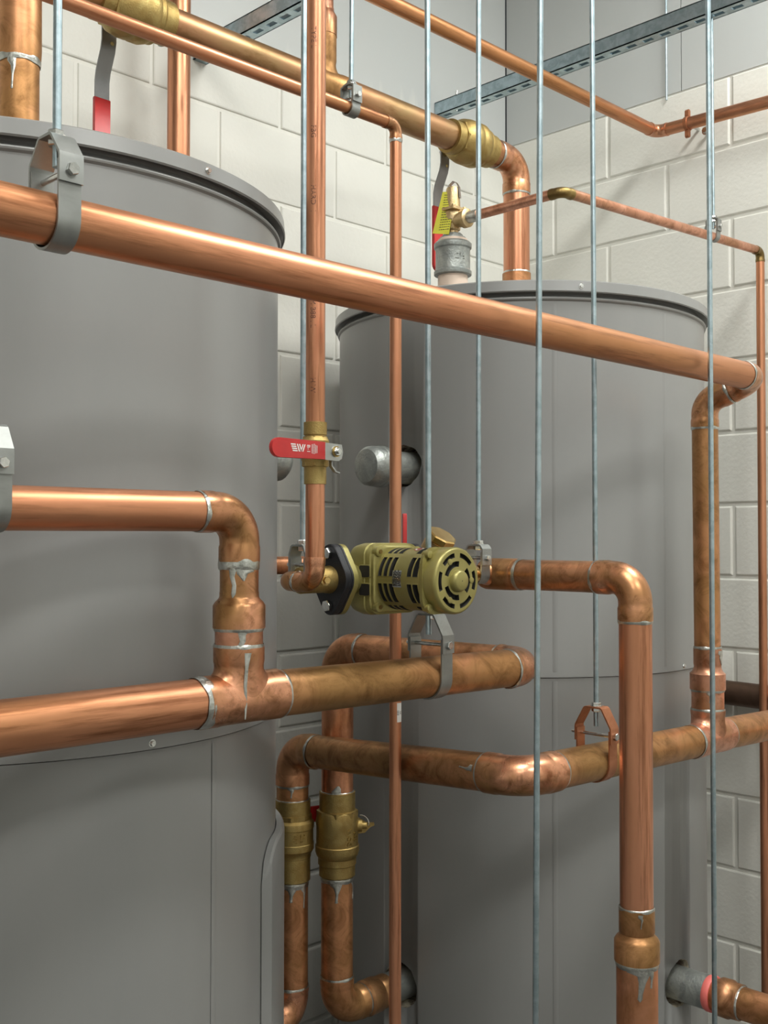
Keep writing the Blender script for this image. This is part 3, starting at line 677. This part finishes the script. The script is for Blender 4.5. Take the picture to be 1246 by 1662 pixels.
# small valve on riser R1
t=big_valve((XR,YR,.172),(0,0,-1),'small brass ball valve on the bright riser with a red lever bearing a white logo',
  prof=[(R1,0),(.0172,.0006),(.0172,.019),(.0158,.0195),(.0158,.0215),(.0172,.022),(.0195,.026),(.0208,.028),(.0208,.056),(.0198,.058),(.0188,.066),(.0165,.0665),(.0165,.0915),(R1,.092)])
MB().hexn((XR,YR,.151),(0,0,-1),.0182,.005,n=8).build('hex_collar','brass',t); MB().hexn((XR,YR,.113),(0,0,-1),.0198,.007,n=8).build('hex_collar','brass',t)
ZHd=.126
MB().cyl((XR,YR-.015,ZHd),(XR,YR-.047,ZHd),.008,20).build('stem','brass',t)
def capsule(x0,x1,hh,n=10):
    o=[(x1,-hh),(x1,hh)]
    return [(x1,-hh*.92),(x1,hh*.92)]+[(x0+hh*(1-math.sin(PI*i/n)),hh*math.cos(PI*i/n)) for i in range(n+1)]
lv=MB().plate([(-.04,-.0125),(.006,-.0135),(.012,-.010),(.0145,0),(.012,.011),(-.04,.0125)],V(XR,YR-.045,ZHd),EX,EZ,EY,.0028).build('lever','steel',t)
gr=MB().plate(capsule(-.120,-.021,.0138),V(XR,YR-.0475,ZHd),EX,EZ,EY,.0070,bev=.0018).build('grip','red',lv,angle=50)
mb=MB(); yy=YR-.0478
P_=lambda x,z:V(XR+x,yy,ZHd+z)
for q4 in ([(-.087,.0065),(-.078,.0065),(-.0775,.0048),(-.0865,.0048)],[(-.086,.0036),(-.077,.0036),(-.0765,.0019),(-.0855,.0019)],[(-.085,.0007),(-.0755,.0007),(-.075,-.001),(-.084,-.001)],[(-.0838,-.0022),(-.0745,-.0022),(-.074,-.004),(-.0828,-.004)],
           [(-.076,.0065),(-.0738,.0065),(-.0700,-.004),(-.0722,-.004)],[(-.072,.0065),(-.0698,.0065),(-.0668,-.0015),(-.0680,-.004)],[(-.0655,.0065),(-.0635,.0065),(-.0675,-.004),(-.0690,-.004)],[(-.0618,.0065),(-.0600,.0065),(-.0640,-.004),(-.0660,-.004)]):
    mb.add([P_(a_,b_) for a_,b_ in q4],[[0,1,2,3]])
text_mesh(mb,'B-1',.0085,lambda x,y,z:P_(-.0545+y,-x+.0008))
for i,(x_,l_) in enumerate(((-.0485,.0065),(-.0462,.0072),(-.0438,.0075),(-.0415,.006),(-.039,.0055))):
    for s_ in range(7):
        z_=l_*(1-s_/3.5); mb.add([P_(x_,z_+.0008),P_(x_+.0010,z_+.0008),P_(x_+.0010,z_-.0006),P_(x_,z_-.0006)],[[0,1,2,3]])
mb.build('white_logo','white',gr,flat=True)
MB().hexn((XR,YR-.0455,ZHd),(0,-1,0),.0068,.005).lathe((XR,YR-.045,ZHd),(0,-1,0),[(.0085,0),(.0085,.0012)],24).cyl((XR,YR-.05,ZHd),(XR,YR-.054,ZHd),.0035,16).build('nut','zinc',t)
MB().strap([(0,.0),(0,-.012),(.006,-.020),(.012,-.022)],V(XR+.004,YR-.030,ZHd-.008),V(.9,-.4,0).normalized(),EZ,V(.4,.9,0).normalized(),.012,.0018).build('stop_tab','steel',t)
# lever valve on the cross pipe behind the pump
t=thing('lever_valve','narrow red valve lever standing upright behind the pump motor','valve',(1.56,1.55,-.06))
MB().lathe((1.535,1.55,-.049),(1,0,0),[(.0175,0),(.0195,.004),(.0225,.012),(.0235,.024),(.0225,.036),(.0195,.046),(.0175,.05)],32).build('body','brass',t)
MB().cyl((1.56,1.55,-.049),(1.56,1.51,-.049),.007,16).build('stem','brass',t)
MB().plate([(-.004,-.01),(.004,-.01),(.0045,.095),(.003,.1),(-.003,.1),(-.0045,.095)],V(1.557,1.512,-.049),V(.5,.85,0).normalized(),EZ,V(.85,-.5,0).normalized(),.008,bev=.001).build('lever','red',t)

# relief valve on the corner tank
tx,ty=XV_,1.649
t=thing('galvanised_coupling','stout galvanised coupling marked 2½ on top of the corner tank','pipe fitting',(tx,ty,.545))
MB().cyl((tx,ty,.54),(tx,ty,.63),.0345,40).build('nipple','chalkpipe',t)
cpl=MB().lathe((tx,ty,0),EZ,[(.034,.606),(.0430,.608),(.0435,.610),(.0435,.616),(.0405,.619),(.0400,.622),(.0400,.664),(.0405,.667),(.0430,.670),(.0435,.673),(.0435,.680),(.040,.684),(.034,.684)],48).build('coupling_body','galv_cast',t,angle=28)
mb=MB(); g=lambda x,y,z:V(tx+(.040+z)*math.cos(math.radians(248)+x/.04),ty+(.040+z)*math.sin(math.radians(248)+x/.04),y+.645)
text_mesh(mb,'2½',.019,g,depth=.0018); mb.build('cast_lettering','galv_cast',cpl,flat=True)
MB().lathe((tx,ty,0),EZ,[(.0345,.684),(.0345,.690),(.031,.692)],48).build('thread','chalkpipe',t)
MB().lathe((tx,ty,0),EZ,[(.030,.690),(.030,.695)],40).hexn((tx,ty,.694),EZ,.0235,.010,n=8).build('bushing','galv_cast',t)
t=thing('relief_valve','bronze relief valve with a wire lever and yellow tag standing on the galvanised coupling','valve',(tx,ty,.70))
b=MB().lathe((tx,ty,0),EZ,[(.0125,.700),(.0125,.712),(.0155,.713),(.0160,.724),(.0155,.727),(.020,.729),(.0225,.738),(.0225,.752),(.021,.757)],32)
b.hexn((tx,ty,.712),EZ,.0175,.013,n=8)
b.lathe((tx,ty,ZT),(0,-1,0),[(.015,.010),(.017,.022),(.0175,.030),(.0215,.033),(.0215,.046),(.0175,.048),(.0145,.049)],32)
b.build('body','bronze',t,angle=30)
fl=MB(); 
def rsq(hw,rc,n=5):
    o=[]
    for cx_,cy_,a0 in ((hw-rc,hw-rc,0),(-hw+rc,hw-rc,90),(-hw+rc,-hw+rc,180),(hw-rc,-hw+rc,270)):
        for i in range(n+1):
            a_=math.radians(a0+90*i/n); o.append((cx_+rc*math.cos(a_),cy_+rc*math.sin(a_)))
    return o
fl.plate(rsq(.0255,.006),V(tx,ty,.755),EX,EY,EZ,.007,bev=.0008); fl.build('bonnet_flange','bronze',t)
for sx,sy in ((1,1),(1,-1),(-1,1),(-1,-1)): MB().hexn((tx+sx*.019,ty+sy*.019,.762),EZ,.0042,.005).build('bolt','bronze',t)
MB().lathe((tx,ty,0),EZ,[(.0185,.760),(.0175,.766),(.0165,.79),(.0155,.808),(.0135,.812),(.006,.814)],32).build('bonnet','bronze',t)
lev=MB(); lev.strap([(-.012,.800),(-.008,.818),(.002,.826),(.010,.822),(.016,.812),(.0185,.786)],V(tx,ty,0),V(.3,-.95,0).normalized(),EZ,V(.95,.3,0).normalized(),.010,.0014); lev.build('test_lever','zinc',t)
MB().cyl((tx,ty-.048,ZT),(tx,ty-.078,ZT),.0135,28).build('solder_collar','solder',t)
tg=MB(); tgu=V(-.35,-.05,0)+V(0,0,0); 
tg.plate([(-.026,-.052),(.014,-.058),(.014,.046),(-.018,.048)],V(tx-.020,ty+.0,.754),V(.45,-.89,0).normalized(),(V(0,0,1)+V(.18,-.05,0)).normalized(),V(-.89,-.45,0).normalized(),.0006,bev=.0001)
tgo=tg.build('yellow_tag','yellow',t)
mb=MB(); uu=V(.45,-.89,0).normalized(); vv=(V(0,0,1)+V(.18,-.05,0)).normalized(); nn=V(-.89,-.45,0).normalized(); oo=V(tx-.020,ty,.754)+nn*.0009
for i in range(15):
    z_=.040-.0060*i
    x0_=-.012
    while x0_<.012:
        l_=.002+random.random()*.004; mb.add([oo+uu*x0_+vv*z_,oo+uu*(x0_+l_)+vv*z_,oo+uu*(x0_+l_)+vv*(z_-.0016),oo+uu*x0_+vv*(z_-.0016)],[[0,1,2,3]]); x0_+=l_+.0012
mb.build('small_print','black_ink',tgo,flat=True)

# ------------------------------------------------------------------ hangers and rods
def clevis(C,r,label,m='hanger',w=.025,bh=None,th=None,tw=.012,rod=.0048,group=None,nutb=True,boltm='zinc',t=.0028,side=-1,blen=.012,ax='X'):
    C=Vector(C); bh=bh or r+.020; th=th or r+.066; g=r+t*.6
    T=thing('pipe_hanger',label,'pipe hanger',C-V(0,0,r+.003),group)
    n_=EX if ax=='X' else EY; u_=EY if ax=='X' else EX
    path=[(-g,bh+.010),(-g,0)]+[(-g*math.cos(a_),-g*math.sin(a_)) for a_ in [PI*i/24 for i in range(1,24)]]+[(g,0),(g,bh+.010)]
    MB().strap(path,C,u_,EZ,n_,w,t).build('lower_strap',m,T,angle=30)
    gy=g+t*1.1
    y=[(-gy,bh-.013),(-gy,bh+.012),(-gy*.98,bh+.016),(-tw-.003,th-.002),(-tw,th),(tw,th),(tw+.003,th-.002),(gy*.98,bh+.016),(gy,bh+.012),(gy,bh-.013)]
    MB().strap(y,C,u_,EZ,n_,w*1.06,t).build('yoke',m,T,angle=20)
    P=C+EZ*bh; d=u_*side
    b=MB().cyl(P-d*(gy+t),P+d*(gy+t),.0032,20).hexn(P+d*(gy+t*.5),d,.0068 if r>.02 else .0055,.0055,phase=.3).hexn(P-d*(gy+t*.5),-d,.0065,.005)
    b.cyl(P-d*(gy+t),P-d*(gy+blen+t),.0031,16)
    b.build('cross_bolt',boltm,T)
    nt=MB().hexn(C+EZ*(th+t*.5),EZ,.0088,.007,phase=.5); nt.lathe(C+EZ*(th+t*.5),EZ,[(.011,0),(.011,.0012)],24); nt.build('top_nut',boltm,T)
    nb=MB().hexn(C+EZ*(th-t*.5),-EZ,.0088,.007,phase=.5); nb.build('lock_nut',boltm,T)
    return T
def rod(a,b,label,r=.0048,thread=False,group=None):
    a=Vector(a); b=Vector(b); mb=MB(); L=(b-a).length
    if thread:
        n=int(L/.00159); P=[]; Rr=[]
        ax=(b-a).normalized(); prof=[]
        for i in range(n):
            h=i*.00159; prof+=[(r*.90,h),(r,h+.0008)]
        mb.lathe(a,ax,prof,12)
        o=mb.build('threaded_rod','galv',angle=80,base=a)
    else:
        mb.cyl(a,b,r,20); o=mb.build('threaded_rod','galv',base=a)
    return tag(o,label,'rod',group)
clevis((.544,YA,ZA),R2,'grey steel clevis hanger holding the bright upper header in front of the near tank',w=.0255,bh=.048,th=.088,tw=.011,m='hanger')
rod((.545,YA,ZA+.058),(.541,YA,ZC),'coarse threaded rod carrying the upper header in front of the near tank',thread=True)
clevis((1.309,1.40,.768),R3_4,'small grey hanger with a bright bolt under the slim copper line overhead',w=.020,bh=.022,th=.042,tw=.008)
rod((1.309,1.40,.788),(1.318,1.40,ZC),'short slim rod holding the slim overhead copper line',r=.0042)
clevis((1.087,1.27,ZK),R1,'small plain grey hanger tucked behind the riser at the pump inlet',w=.022,bh=.024,th=.054,tw=.011)
rod((1.088,1.27,ZK+.045),(1.085,1.27,ZC),'blue-grey steel rod running tight alongside the bright riser')
clevis((1.505,1.27,ZK),R1,'small grey hanger at the pump outlet with its bolt towards the tall pipe',w=.024,bh=.030,th=.053,tw=.012,blen=.004)
rod((1.505,1.27,ZK+.045),(1.510,1.27,ZC),'steel rod dropping to the hanger at the pump outlet')
clevis((1.318,YH,-.227),R2_5,'wide grey clevis hanger round the big lower header beneath the pump',w=.026,bh=.054,th=.103,tw=.016)
rod((1.313,YH,-.157),(1.306,YH,ZC),'steel rod passing just behind the gold pump motor')
clevis((1.685,YC,ZL-.003),R2_5,'copper-coloured clevis hanger round the lower branch line by the tall pipe',m='hangcu',w=.024,bh=.050,th=.100,tw=.016)
rod((1.685,YC,ZL+.062),(1.674,YC,ZC),'long rod behind the header ending in the copper-coloured hanger')
clevis((.562,YH,ZM),R2,'grey clevis hanger at the picture edge round the pipe above the big header',w=.026,bh=.050,th=.094,tw=.013,blen=.012)
rod((.562,YH,ZM+.062),(.562,YH,ZC),'threaded rod at the far edge carrying the pipe above the big header')
clevis((2.508,YT,.766),R3_4,'tiny grey hanger with a long bolt on the thin discharge line by the block wall',w=.018,bh=.024,th=.044,tw=.009,blen=.004)
rod((2.508,YT,.785),(2.505,YT,1.325),'short thin rod from the slotted channel to the thin discharge line',r=.0040)
rod((1.300,.995,ZF),(1.278,.945,ZC),'slightly leaning steel rod crossing in front of the header beside the pump',thread=True)
rod((1.857,1.000,ZF),(1.815,.978,ZC),'nearest long steel rod, running full height in front of the corner tank edge')
rod((1.155,1.775,.955),(1.155,1.775,ZC),'dark rod above the overhead line beside the wall pipe',r=.0055)

# wall clamp on the high pipe
t=thing('wall_clamp','small copper-coloured split clamp fixing the high pipe to the block wall','clamp',(WX,1.545,1.185))
MB().lathe((2.77,1.552,1.185),EY,[(.0178,0),(.0205,.001),(.0205,.011),(.0178,.012)],32).build('ring','hangcu',t)
for s_ in (1,-1): MB().plate([(-.006,0),(.006,0),(.006,.017),(.003,.021),(-.003,.021),(-.006,.017)],V(2.77,1.552,1.185)+V(0,0,s_*.019),EX,EZ*s_,EY,.012,bev=.0008).build('ear','hangcu',t)
MB().cyl((2.788,1.558,1.185),(WX,1.558,1.185),.0045,16).build('standoff','zinc',t)
t=thing('wall_anchor','bright bolt head fixed in the block wall beside the pipe clamp','bolt',(WX,1.525,1.165))
MB().hexn((WX-.022,1.525,1.168),(-1,0,0),.009,.008).lathe((WX-.022,1.525,1.168),(-1,0,0),[(.012,-.002),(.012,0)],20).cyl((WX,1.525,1.168),(WX-.02,1.525,1.168),.0045,14).build('bolt','zinc',t)

# slotted channels
def strut(x,y0,y1,z,label):
    t=thing('slotted_channel',label,'steel channel',(x,y0,z))
    hw=.0206; th=.0026; mb=MB()
    # C section, open side up, slots in the underside
    mb.box((x-hw,y1,z),(x-hw+th,y0,z+.041)); mb.box((x+hw-th,y1,z),(x+hw,y0,z+.041))
    mb.box((x-hw,y1,z+.041-th),(x-hw+.0095,y0,z+.041)); mb.box((x+hw-.0095,y1,z+.041-th),(x+hw,y0,z+.041))
    mb.box((x-hw,y1,z),(x-.007,y0,z+th)); mb.box((x+.007,y1,z),(x+hw,y0,z+th))
    yy_=y0
    while yy_-.05>y1:
        mb.box((x-.0071,yy_-.0225,z),(x+.0071,yy_,z+th)); yy_-=.0508
    mb.build('channel','galv',t,flat=True)
    MB().box((x-.0065,y1,z+.0205),(x+.0065,y0,z+.022)).build('shadow_strip','steel',t) if False else None
    for yb in (y0-.075,):
        MB().cyl((x-.002,yb,z),(x-.002,yb,z+.062),.0035,12).hexn((x-.002,yb,z+.041),EZ,.009,.007).build('bolt','zinc',t)
    return t
strut(2.5,WY,.0,1.325,'long galvanised slotted channel crossing high in front of the block wall corner')
strut(1.592,WY,.2,1.215,'galvanised slotted channel high above the near tank, starting at the wall')
tag(MB().cyl((WX-.006,1.659,1.300),(WX-.006,1.659,ZC),.0028,10).build('steel_wire','galv'),'thin grey wire hanging down the upper wall above the wall clamp','wire')

# ------------------------------------------------------------------ the pump
YP=1.27; ZP=ZK
P=thing('circulating_pump','gold-painted circulating pump with a slotted motor and black bolted flange','pump',(1.25,YP,ZP-.055))
b=MB().lathe((1.08,YP,ZP),(1,0,0),[(.0185,0),(.0205,.002),(.0205,.05),(.0215,.055),(.0225,.07)],40).build('inlet_stub','brass',P)
dq=V(-.15,-1,0).normalized(); o_=V(1.118,YP,ZP)+dq*.0195
MB().lathe(o_,dq,[(.0085,0),(.0085,.003),(.006,.004)],24).hexn(o_+dq*.003,dq,.0062,.006).build('drain_plug','brass_br',b)
def oval(hz,hy,rn=.019,n=10):
    """rounded diamond flange outline (y, z)"""
    o=[]
    for cy,cz,rc,a0,a1 in ((0,hz-rn,rn,35,145),(-(hy-.026)*1,0,.030,150,210),(0,-hz+rn,rn,215,325),((hy-.026),0,.030,-30,30)):
        for i in range(n+1):
            a_=math.radians(a0+(a1-a0)*i/n); o.append((cy+rc*math.cos(a_),cz+rc*math.sin(a_)))
    return o
ov=oval(.056,.036)
bfl=MB().plate(ov,V(1.142,YP,ZP),EY,EZ,EX,.013,bev=.0015).build('black_flange','black',P)
MB().plate(ov,V(1.159,YP,ZP),EY,EZ,EX,.0105,bev=.0012).build('pump_flange','gold',P)
MB().plate(ov,V(1.1550,YP,ZP),EY,EZ,EX,.004,bev=.0005).build('gasket','black',P)
for s_ in (1,-1):
    MB().hexn((1.1415,YP,ZP+s_*.041),(-1,0,0),.0095,.008,phase=.2).build('bolt_head','zinc',bfl)
    MB().cyl((1.165,YP,ZP+s_*.041),(1.1785,YP,ZP+s_*.041),.005,16).hexn((1.170,YP,ZP+s_*.041),(1,0,0),.009,.007).build('flange_bolt','zinc',P)
vb=MB().lathe((1.165,YP,ZP),(1,0,0),[(.024,0),(.024,.030),(.034,.045),(.048,.058),(.054,.070),(.054,.1),(.048,.12),(.034,.135),(.024,.145),(.024,.155)],40)
vb.build('volute','gold',P)
MB().plate(ov,V(1.317,YP,ZP),EY,EZ,EX,.010,bev=.0012).build('pump_flange','gold',P)
MB().plate(ov,V(1.329,YP,ZP),EY,EZ,EX,.012,bev=.0012).build('black_flange','black',P)
# motor, axis towards -y
XM=1.25; ZQ=ZP
def mo(s,yy,hw,rc): return [V(XM+p[0],yy,ZQ+p[1]) for p in rsq(hw,rc,6)]
mt=MB(); mt.rings([mo(0,1.285,.046,.02),mo(0,1.281,.054,.022),mo(0,1.262,.0575,.022),mo(0,1.244,.0575,.02),mo(0,1.2425,.0555,.02),mo(0,1.241,.0555,.02),mo(0,1.2395,.057,.02),mo(0,1.232,.0565,.022),mo(0,1.231,.054,.024),mo(0,1.226,.0535,.026),mo(0,1.224,.051,.03)])
mbk=mt.build('motor_bracket','gold',P,angle=30)
# windows on the side facing left
for zc in (.0125,-.0165):
    fr=MB(); fr.plate([(p[0]*1.0,p[1]*.8) for p in rsq(.0135,.004)],V(XM-.0565,1.241,ZQ+zc),EY,EZ,V(-1,0,0),.0026,bev=.0012); fr.build('window_rim','gold',mbk)
    fr=MB(); fr.plate([(p[0]*1.0,p[1]*.8) for p in rsq(.0115,.003)],V(XM-.0590,1.241,ZQ+zc),EY,EZ,V(-1,0,0),.0004,bev=.0001); fr.build('window_shade','dark',mbk)  # solid dark plate, coloured as the shade inside a window
for sx,sz in ((-1,1),(-1,-1),(1,1),(1,-1)):
    MB().lathe((XM+sx*.044,1.226,ZQ+sz*.044),(0,-1,0),[(.008,-.004),(.008,.005),(.005,.006)],20).build('screw_boss','gold',mbk)
    MB().cyl((XM+sx*.044,1.221,ZQ+sz*.044),(XM+sx*.044,1.2185,ZQ+sz*.044),.0035,12).build('screw','brass_dk',mbk)
# slotted body as a fine grid
def seg_in(x,a,b): return a<x<b
def body():
    y0,y1=1.226,1.124; NA,NY=216,68; Rm=.0490; mb=MB(); Rr=[]
    cols=[(1.2195,1.2125),(1.2075,1.2005),(1.1955,1.1885)]; col2=[(1.157,1.149),(1.144,1.136)]
    ys=[y0+(y1-y0)*i/NY for i in range(NY+1)]
    def hole(a,y,pad=0):
        a=(a+180)%360-180            # angle from the -x side, positive up
        for c0,c1 in cols+col2:
            if c1-pad<y<c0+pad:
                for a0,a1 in ((7,45),(-45,-7),(58,96),(-96,-58),(108,146),(-146,-108)):
                    # rounded ends
                    if a0-pad*600<a<a1+pad*600: return True
        return False
    V_=[];F_=[];m_=[]
    for i,y in enumerate(ys):
        for j in range(NA):
            a=360*j/NA; h_=hole(a,y); rr=Rm-(.006 if h_ else 0)
            if not h_ and hole(a,y,.0022): rr=Rm+.0007
            th=math.radians(a); V_.append(V(XM-rr*math.cos(th),y,ZQ+rr*math.sin(th)))
    for i in range(NY):
        for j in range(NA):
            k_=(j+1)%NA; ids=[i*NA+j,i*NA+k_,(i+1)*NA+k_,(i+1)*NA+j]
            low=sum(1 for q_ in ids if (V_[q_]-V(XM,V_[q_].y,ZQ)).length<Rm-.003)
            F_.append(ids); m_.append(1 if low>=1 else 0)  # slot floors and sides take the painted shade
    mb.v=V_; mb.f=F_; mb.m=m_
    return mb.build('motor_body',['gold','dark'],P,angle=40)
bd=body()
mt=MB(); mt.rings([mo(0,1.130,.047,.03),mo(0,1.1295,.0505,.028),mo(0,1.126,.0515,.026),mo(0,1.122,.0515,.026),mo(0,1.1215,.049,.03)]); mt.build('mid_flange','gold',P,angle=30)
for sx,sz in ((-1,1),(-1,-1),(1,1),(1,-1)): MB().lathe((XM+sx*.0405,1.128,ZQ+sz*.0405),(0,-1,0),[(.006,0),(.006,.012),(.004,.013)],16).build('screw_boss','gold',P)
# end bell with fan slots
def bell():
    Rb=.0515; mb=MB(); NA=240; y=1.097
    rs=[i*Rb*.93/40 for i in range(41)]
    def slot(r,a):
        q=r/Rb; a%=360
        if .70<q<.83:
            b_=(a+30)%60
            return 9<b_<51
        if .44<q<.58:
            for c_ in (180,58,302):
                if abs((a-c_+180)%360-180)<40: return True
        return False
    V_=[];F_=[];m_=[]
    prof=[(Rb*.985,1.124),(Rb,1.120),(Rb,1.103),(Rb*.985,1.0995),(Rb*.95,1.0975)]
    for r_,yy in prof:
        for j in range(NA): th=2*PI*j/NA; V_.append(V(XM-r_*math.cos(th),yy,ZQ+r_*math.sin(th)))
    for i in range(len(prof)-1):
        for j in range(NA): k_=(j+1)%NA; F_.append([i*NA+j,i*NA+k_,(i+1)*NA+k_,(i+1)*NA+j]); m_.append(0)
    base=(len(prof)-1)*NA; idx=[[base+j for j in range(NA)]]
    for r_ in reversed(rs[1:]):
        row=[]
        for j in range(NA):
            th=2*PI*j/NA; d_=slot(r_,math.degrees(th)); V_.append(V(XM-r_*math.cos(th),y+(.007 if d_ else 0),ZQ+r_*math.sin(th))); row.append(len(V_)-1)
        idx.append(row)
    for a_,b_ in zip(idx[:-1],idx[1:]):
        for j in range(NA):
            k_=(j+1)%NA; q_=[a_[j],a_[k_],b_[k_],b_[j]]; F_.append(q_); m_.append(1 if sum(V_[z].y>y+.003 for z in q_)>=1 and V_[q_[0]].y<1.106 and V_[q_[2]].y<1.106 else 0)  # fan slots are coloured dark for depth, as painted shade
    c_=len(V_); V_.append(V(XM,y,ZQ))
    for j in range(NA): F_.append([idx[-1][j],idx[-1][(j+1)%NA],c_]); m_.append(0)
    mb.v=V_; mb.f=F_; mb.m=m_
    return mb.build('end_bell',['gold','dark'],P,angle=35)
eb=bell()
MB().lathe((XM,1.098,ZQ),(0,-1,0),[(.0175,0),(.0170,.006),(.0150,.0105),(.013,.0115),(.0012,.0115)],40).build('hub_cap','gold',eb,angle=50)
MB().cyl((XM,1.0865,ZQ),(XM,1.0863,ZQ),.0008,10).build('centre_shade_dot','dark',eb)  # thin dark disc painted as the shade of a small hole
for a_ in (0,120,240): 
    th=math.radians(a_+0); MB().lathe((XM+.0335*math.cos(th),1.0975,ZQ+.0335*math.sin(th)),(0,-1,0),[(.0050,0),(.0046,.0014),(.003,.0018)],20).build('boss','gold',eb)
# plates on the motor
def patch(a0,a1,y0,y1,rr,n=8):
    return MB().rings([[V(XM-rr*math.cos(math.radians(a0+(a1-a0)*i/n)),y,ZQ+rr*math.sin(math.radians(a0+(a1-a0)*i/n))) for y in (y0,y1)] for i in range(n+1)],False,False,False)
pl=patch(-13,18,1.189,1.170,.0494).build('name_plate','zinc',bd)
mb=MB()
for i in range(7):
    y_=1.187-.0024*i; a_=-11.
    while a_<15:
        l_=1.5+random.random()*3.5; mb.add([V(XM-.0497*math.cos(math.radians(q_)),yy_,ZQ+.0497*math.sin(math.radians(q_))) for q_,yy_ in ((a_,y_),(a_+l_,y_),(a_+l_,y_-.0013),(a_,y_-.0013))],[[0,1,2,3]]); a_+=l_+1.
mb.build('plate_print','black_ink',pl,flat=True)
mb=MB(); V_=[]
for rr_,hh in ((.0075,0),(.0055,.0002),(.0055,.0002)): pass
def disc(rr,lift,mi):
    c0=[]; 
    for j in range(24):
        y_=1.166+rr*math.cos(2*PI*j/24); s_=rr*math.sin(2*PI*j/24)/.049; th=math.radians(78)+s_
        c0.append(V(XM-(.0493+lift)*math.cos(th),y_,ZQ+(.0493+lift)*math.sin(th)))
    mb.add(c0,[list(range(24))],mi)
disc(.0085,.0001,0); disc(.0072,.0003,1); disc(.0045,.0005,0)
mb.build('round_sticker',['red','white'],bd,flat=True)
# check valve with hex bonnet behind the motor
t=thing('bonnet_check_valve','brass fitting with a big octagonal cap rising behind the pump motor','valve',(1.41,YP,ZP-.02))
MB().lathe((1.342,YP,ZP),(1,0,0),[(.018,0),(.0225,.004),(.0225,.02),(.028,.03),(.031,.05),(.031,.075),(.028,.095),(.0215,.105),(.0215,.125),(.016,.128)],40).build('body','brass',t)
bd_=V(.05,-.55,.80).normalized(); o_=V(1.385,YP+.020,ZP+.016)
bo=MB().lathe(o_,bd_,[(.024,0),(.024,.052),(.027,.055)],40).build('branch','bronze',t)
MB().hexn(o_+bd_*.055,bd_,.0275,.013,n=8,phase=.2).build('cap','brass_br',bo,angle=20)
MB().lathe((1.38,YP,ZP+.024),V(-.2,.2,1).normalized(),[(.02,-.03),(.018,.0)],24).build('shoulder','brass',t)
MB().lathe((1.448,YP,ZP+.0),(1,0,0),[(.0235,0),(.0265,.006),(.0265,.024),(.018,.032),(.0165,.045)],40).build('union','brass_br',t)

for o in bpy.data.objects:
    if '_b' in o: del o['_b']
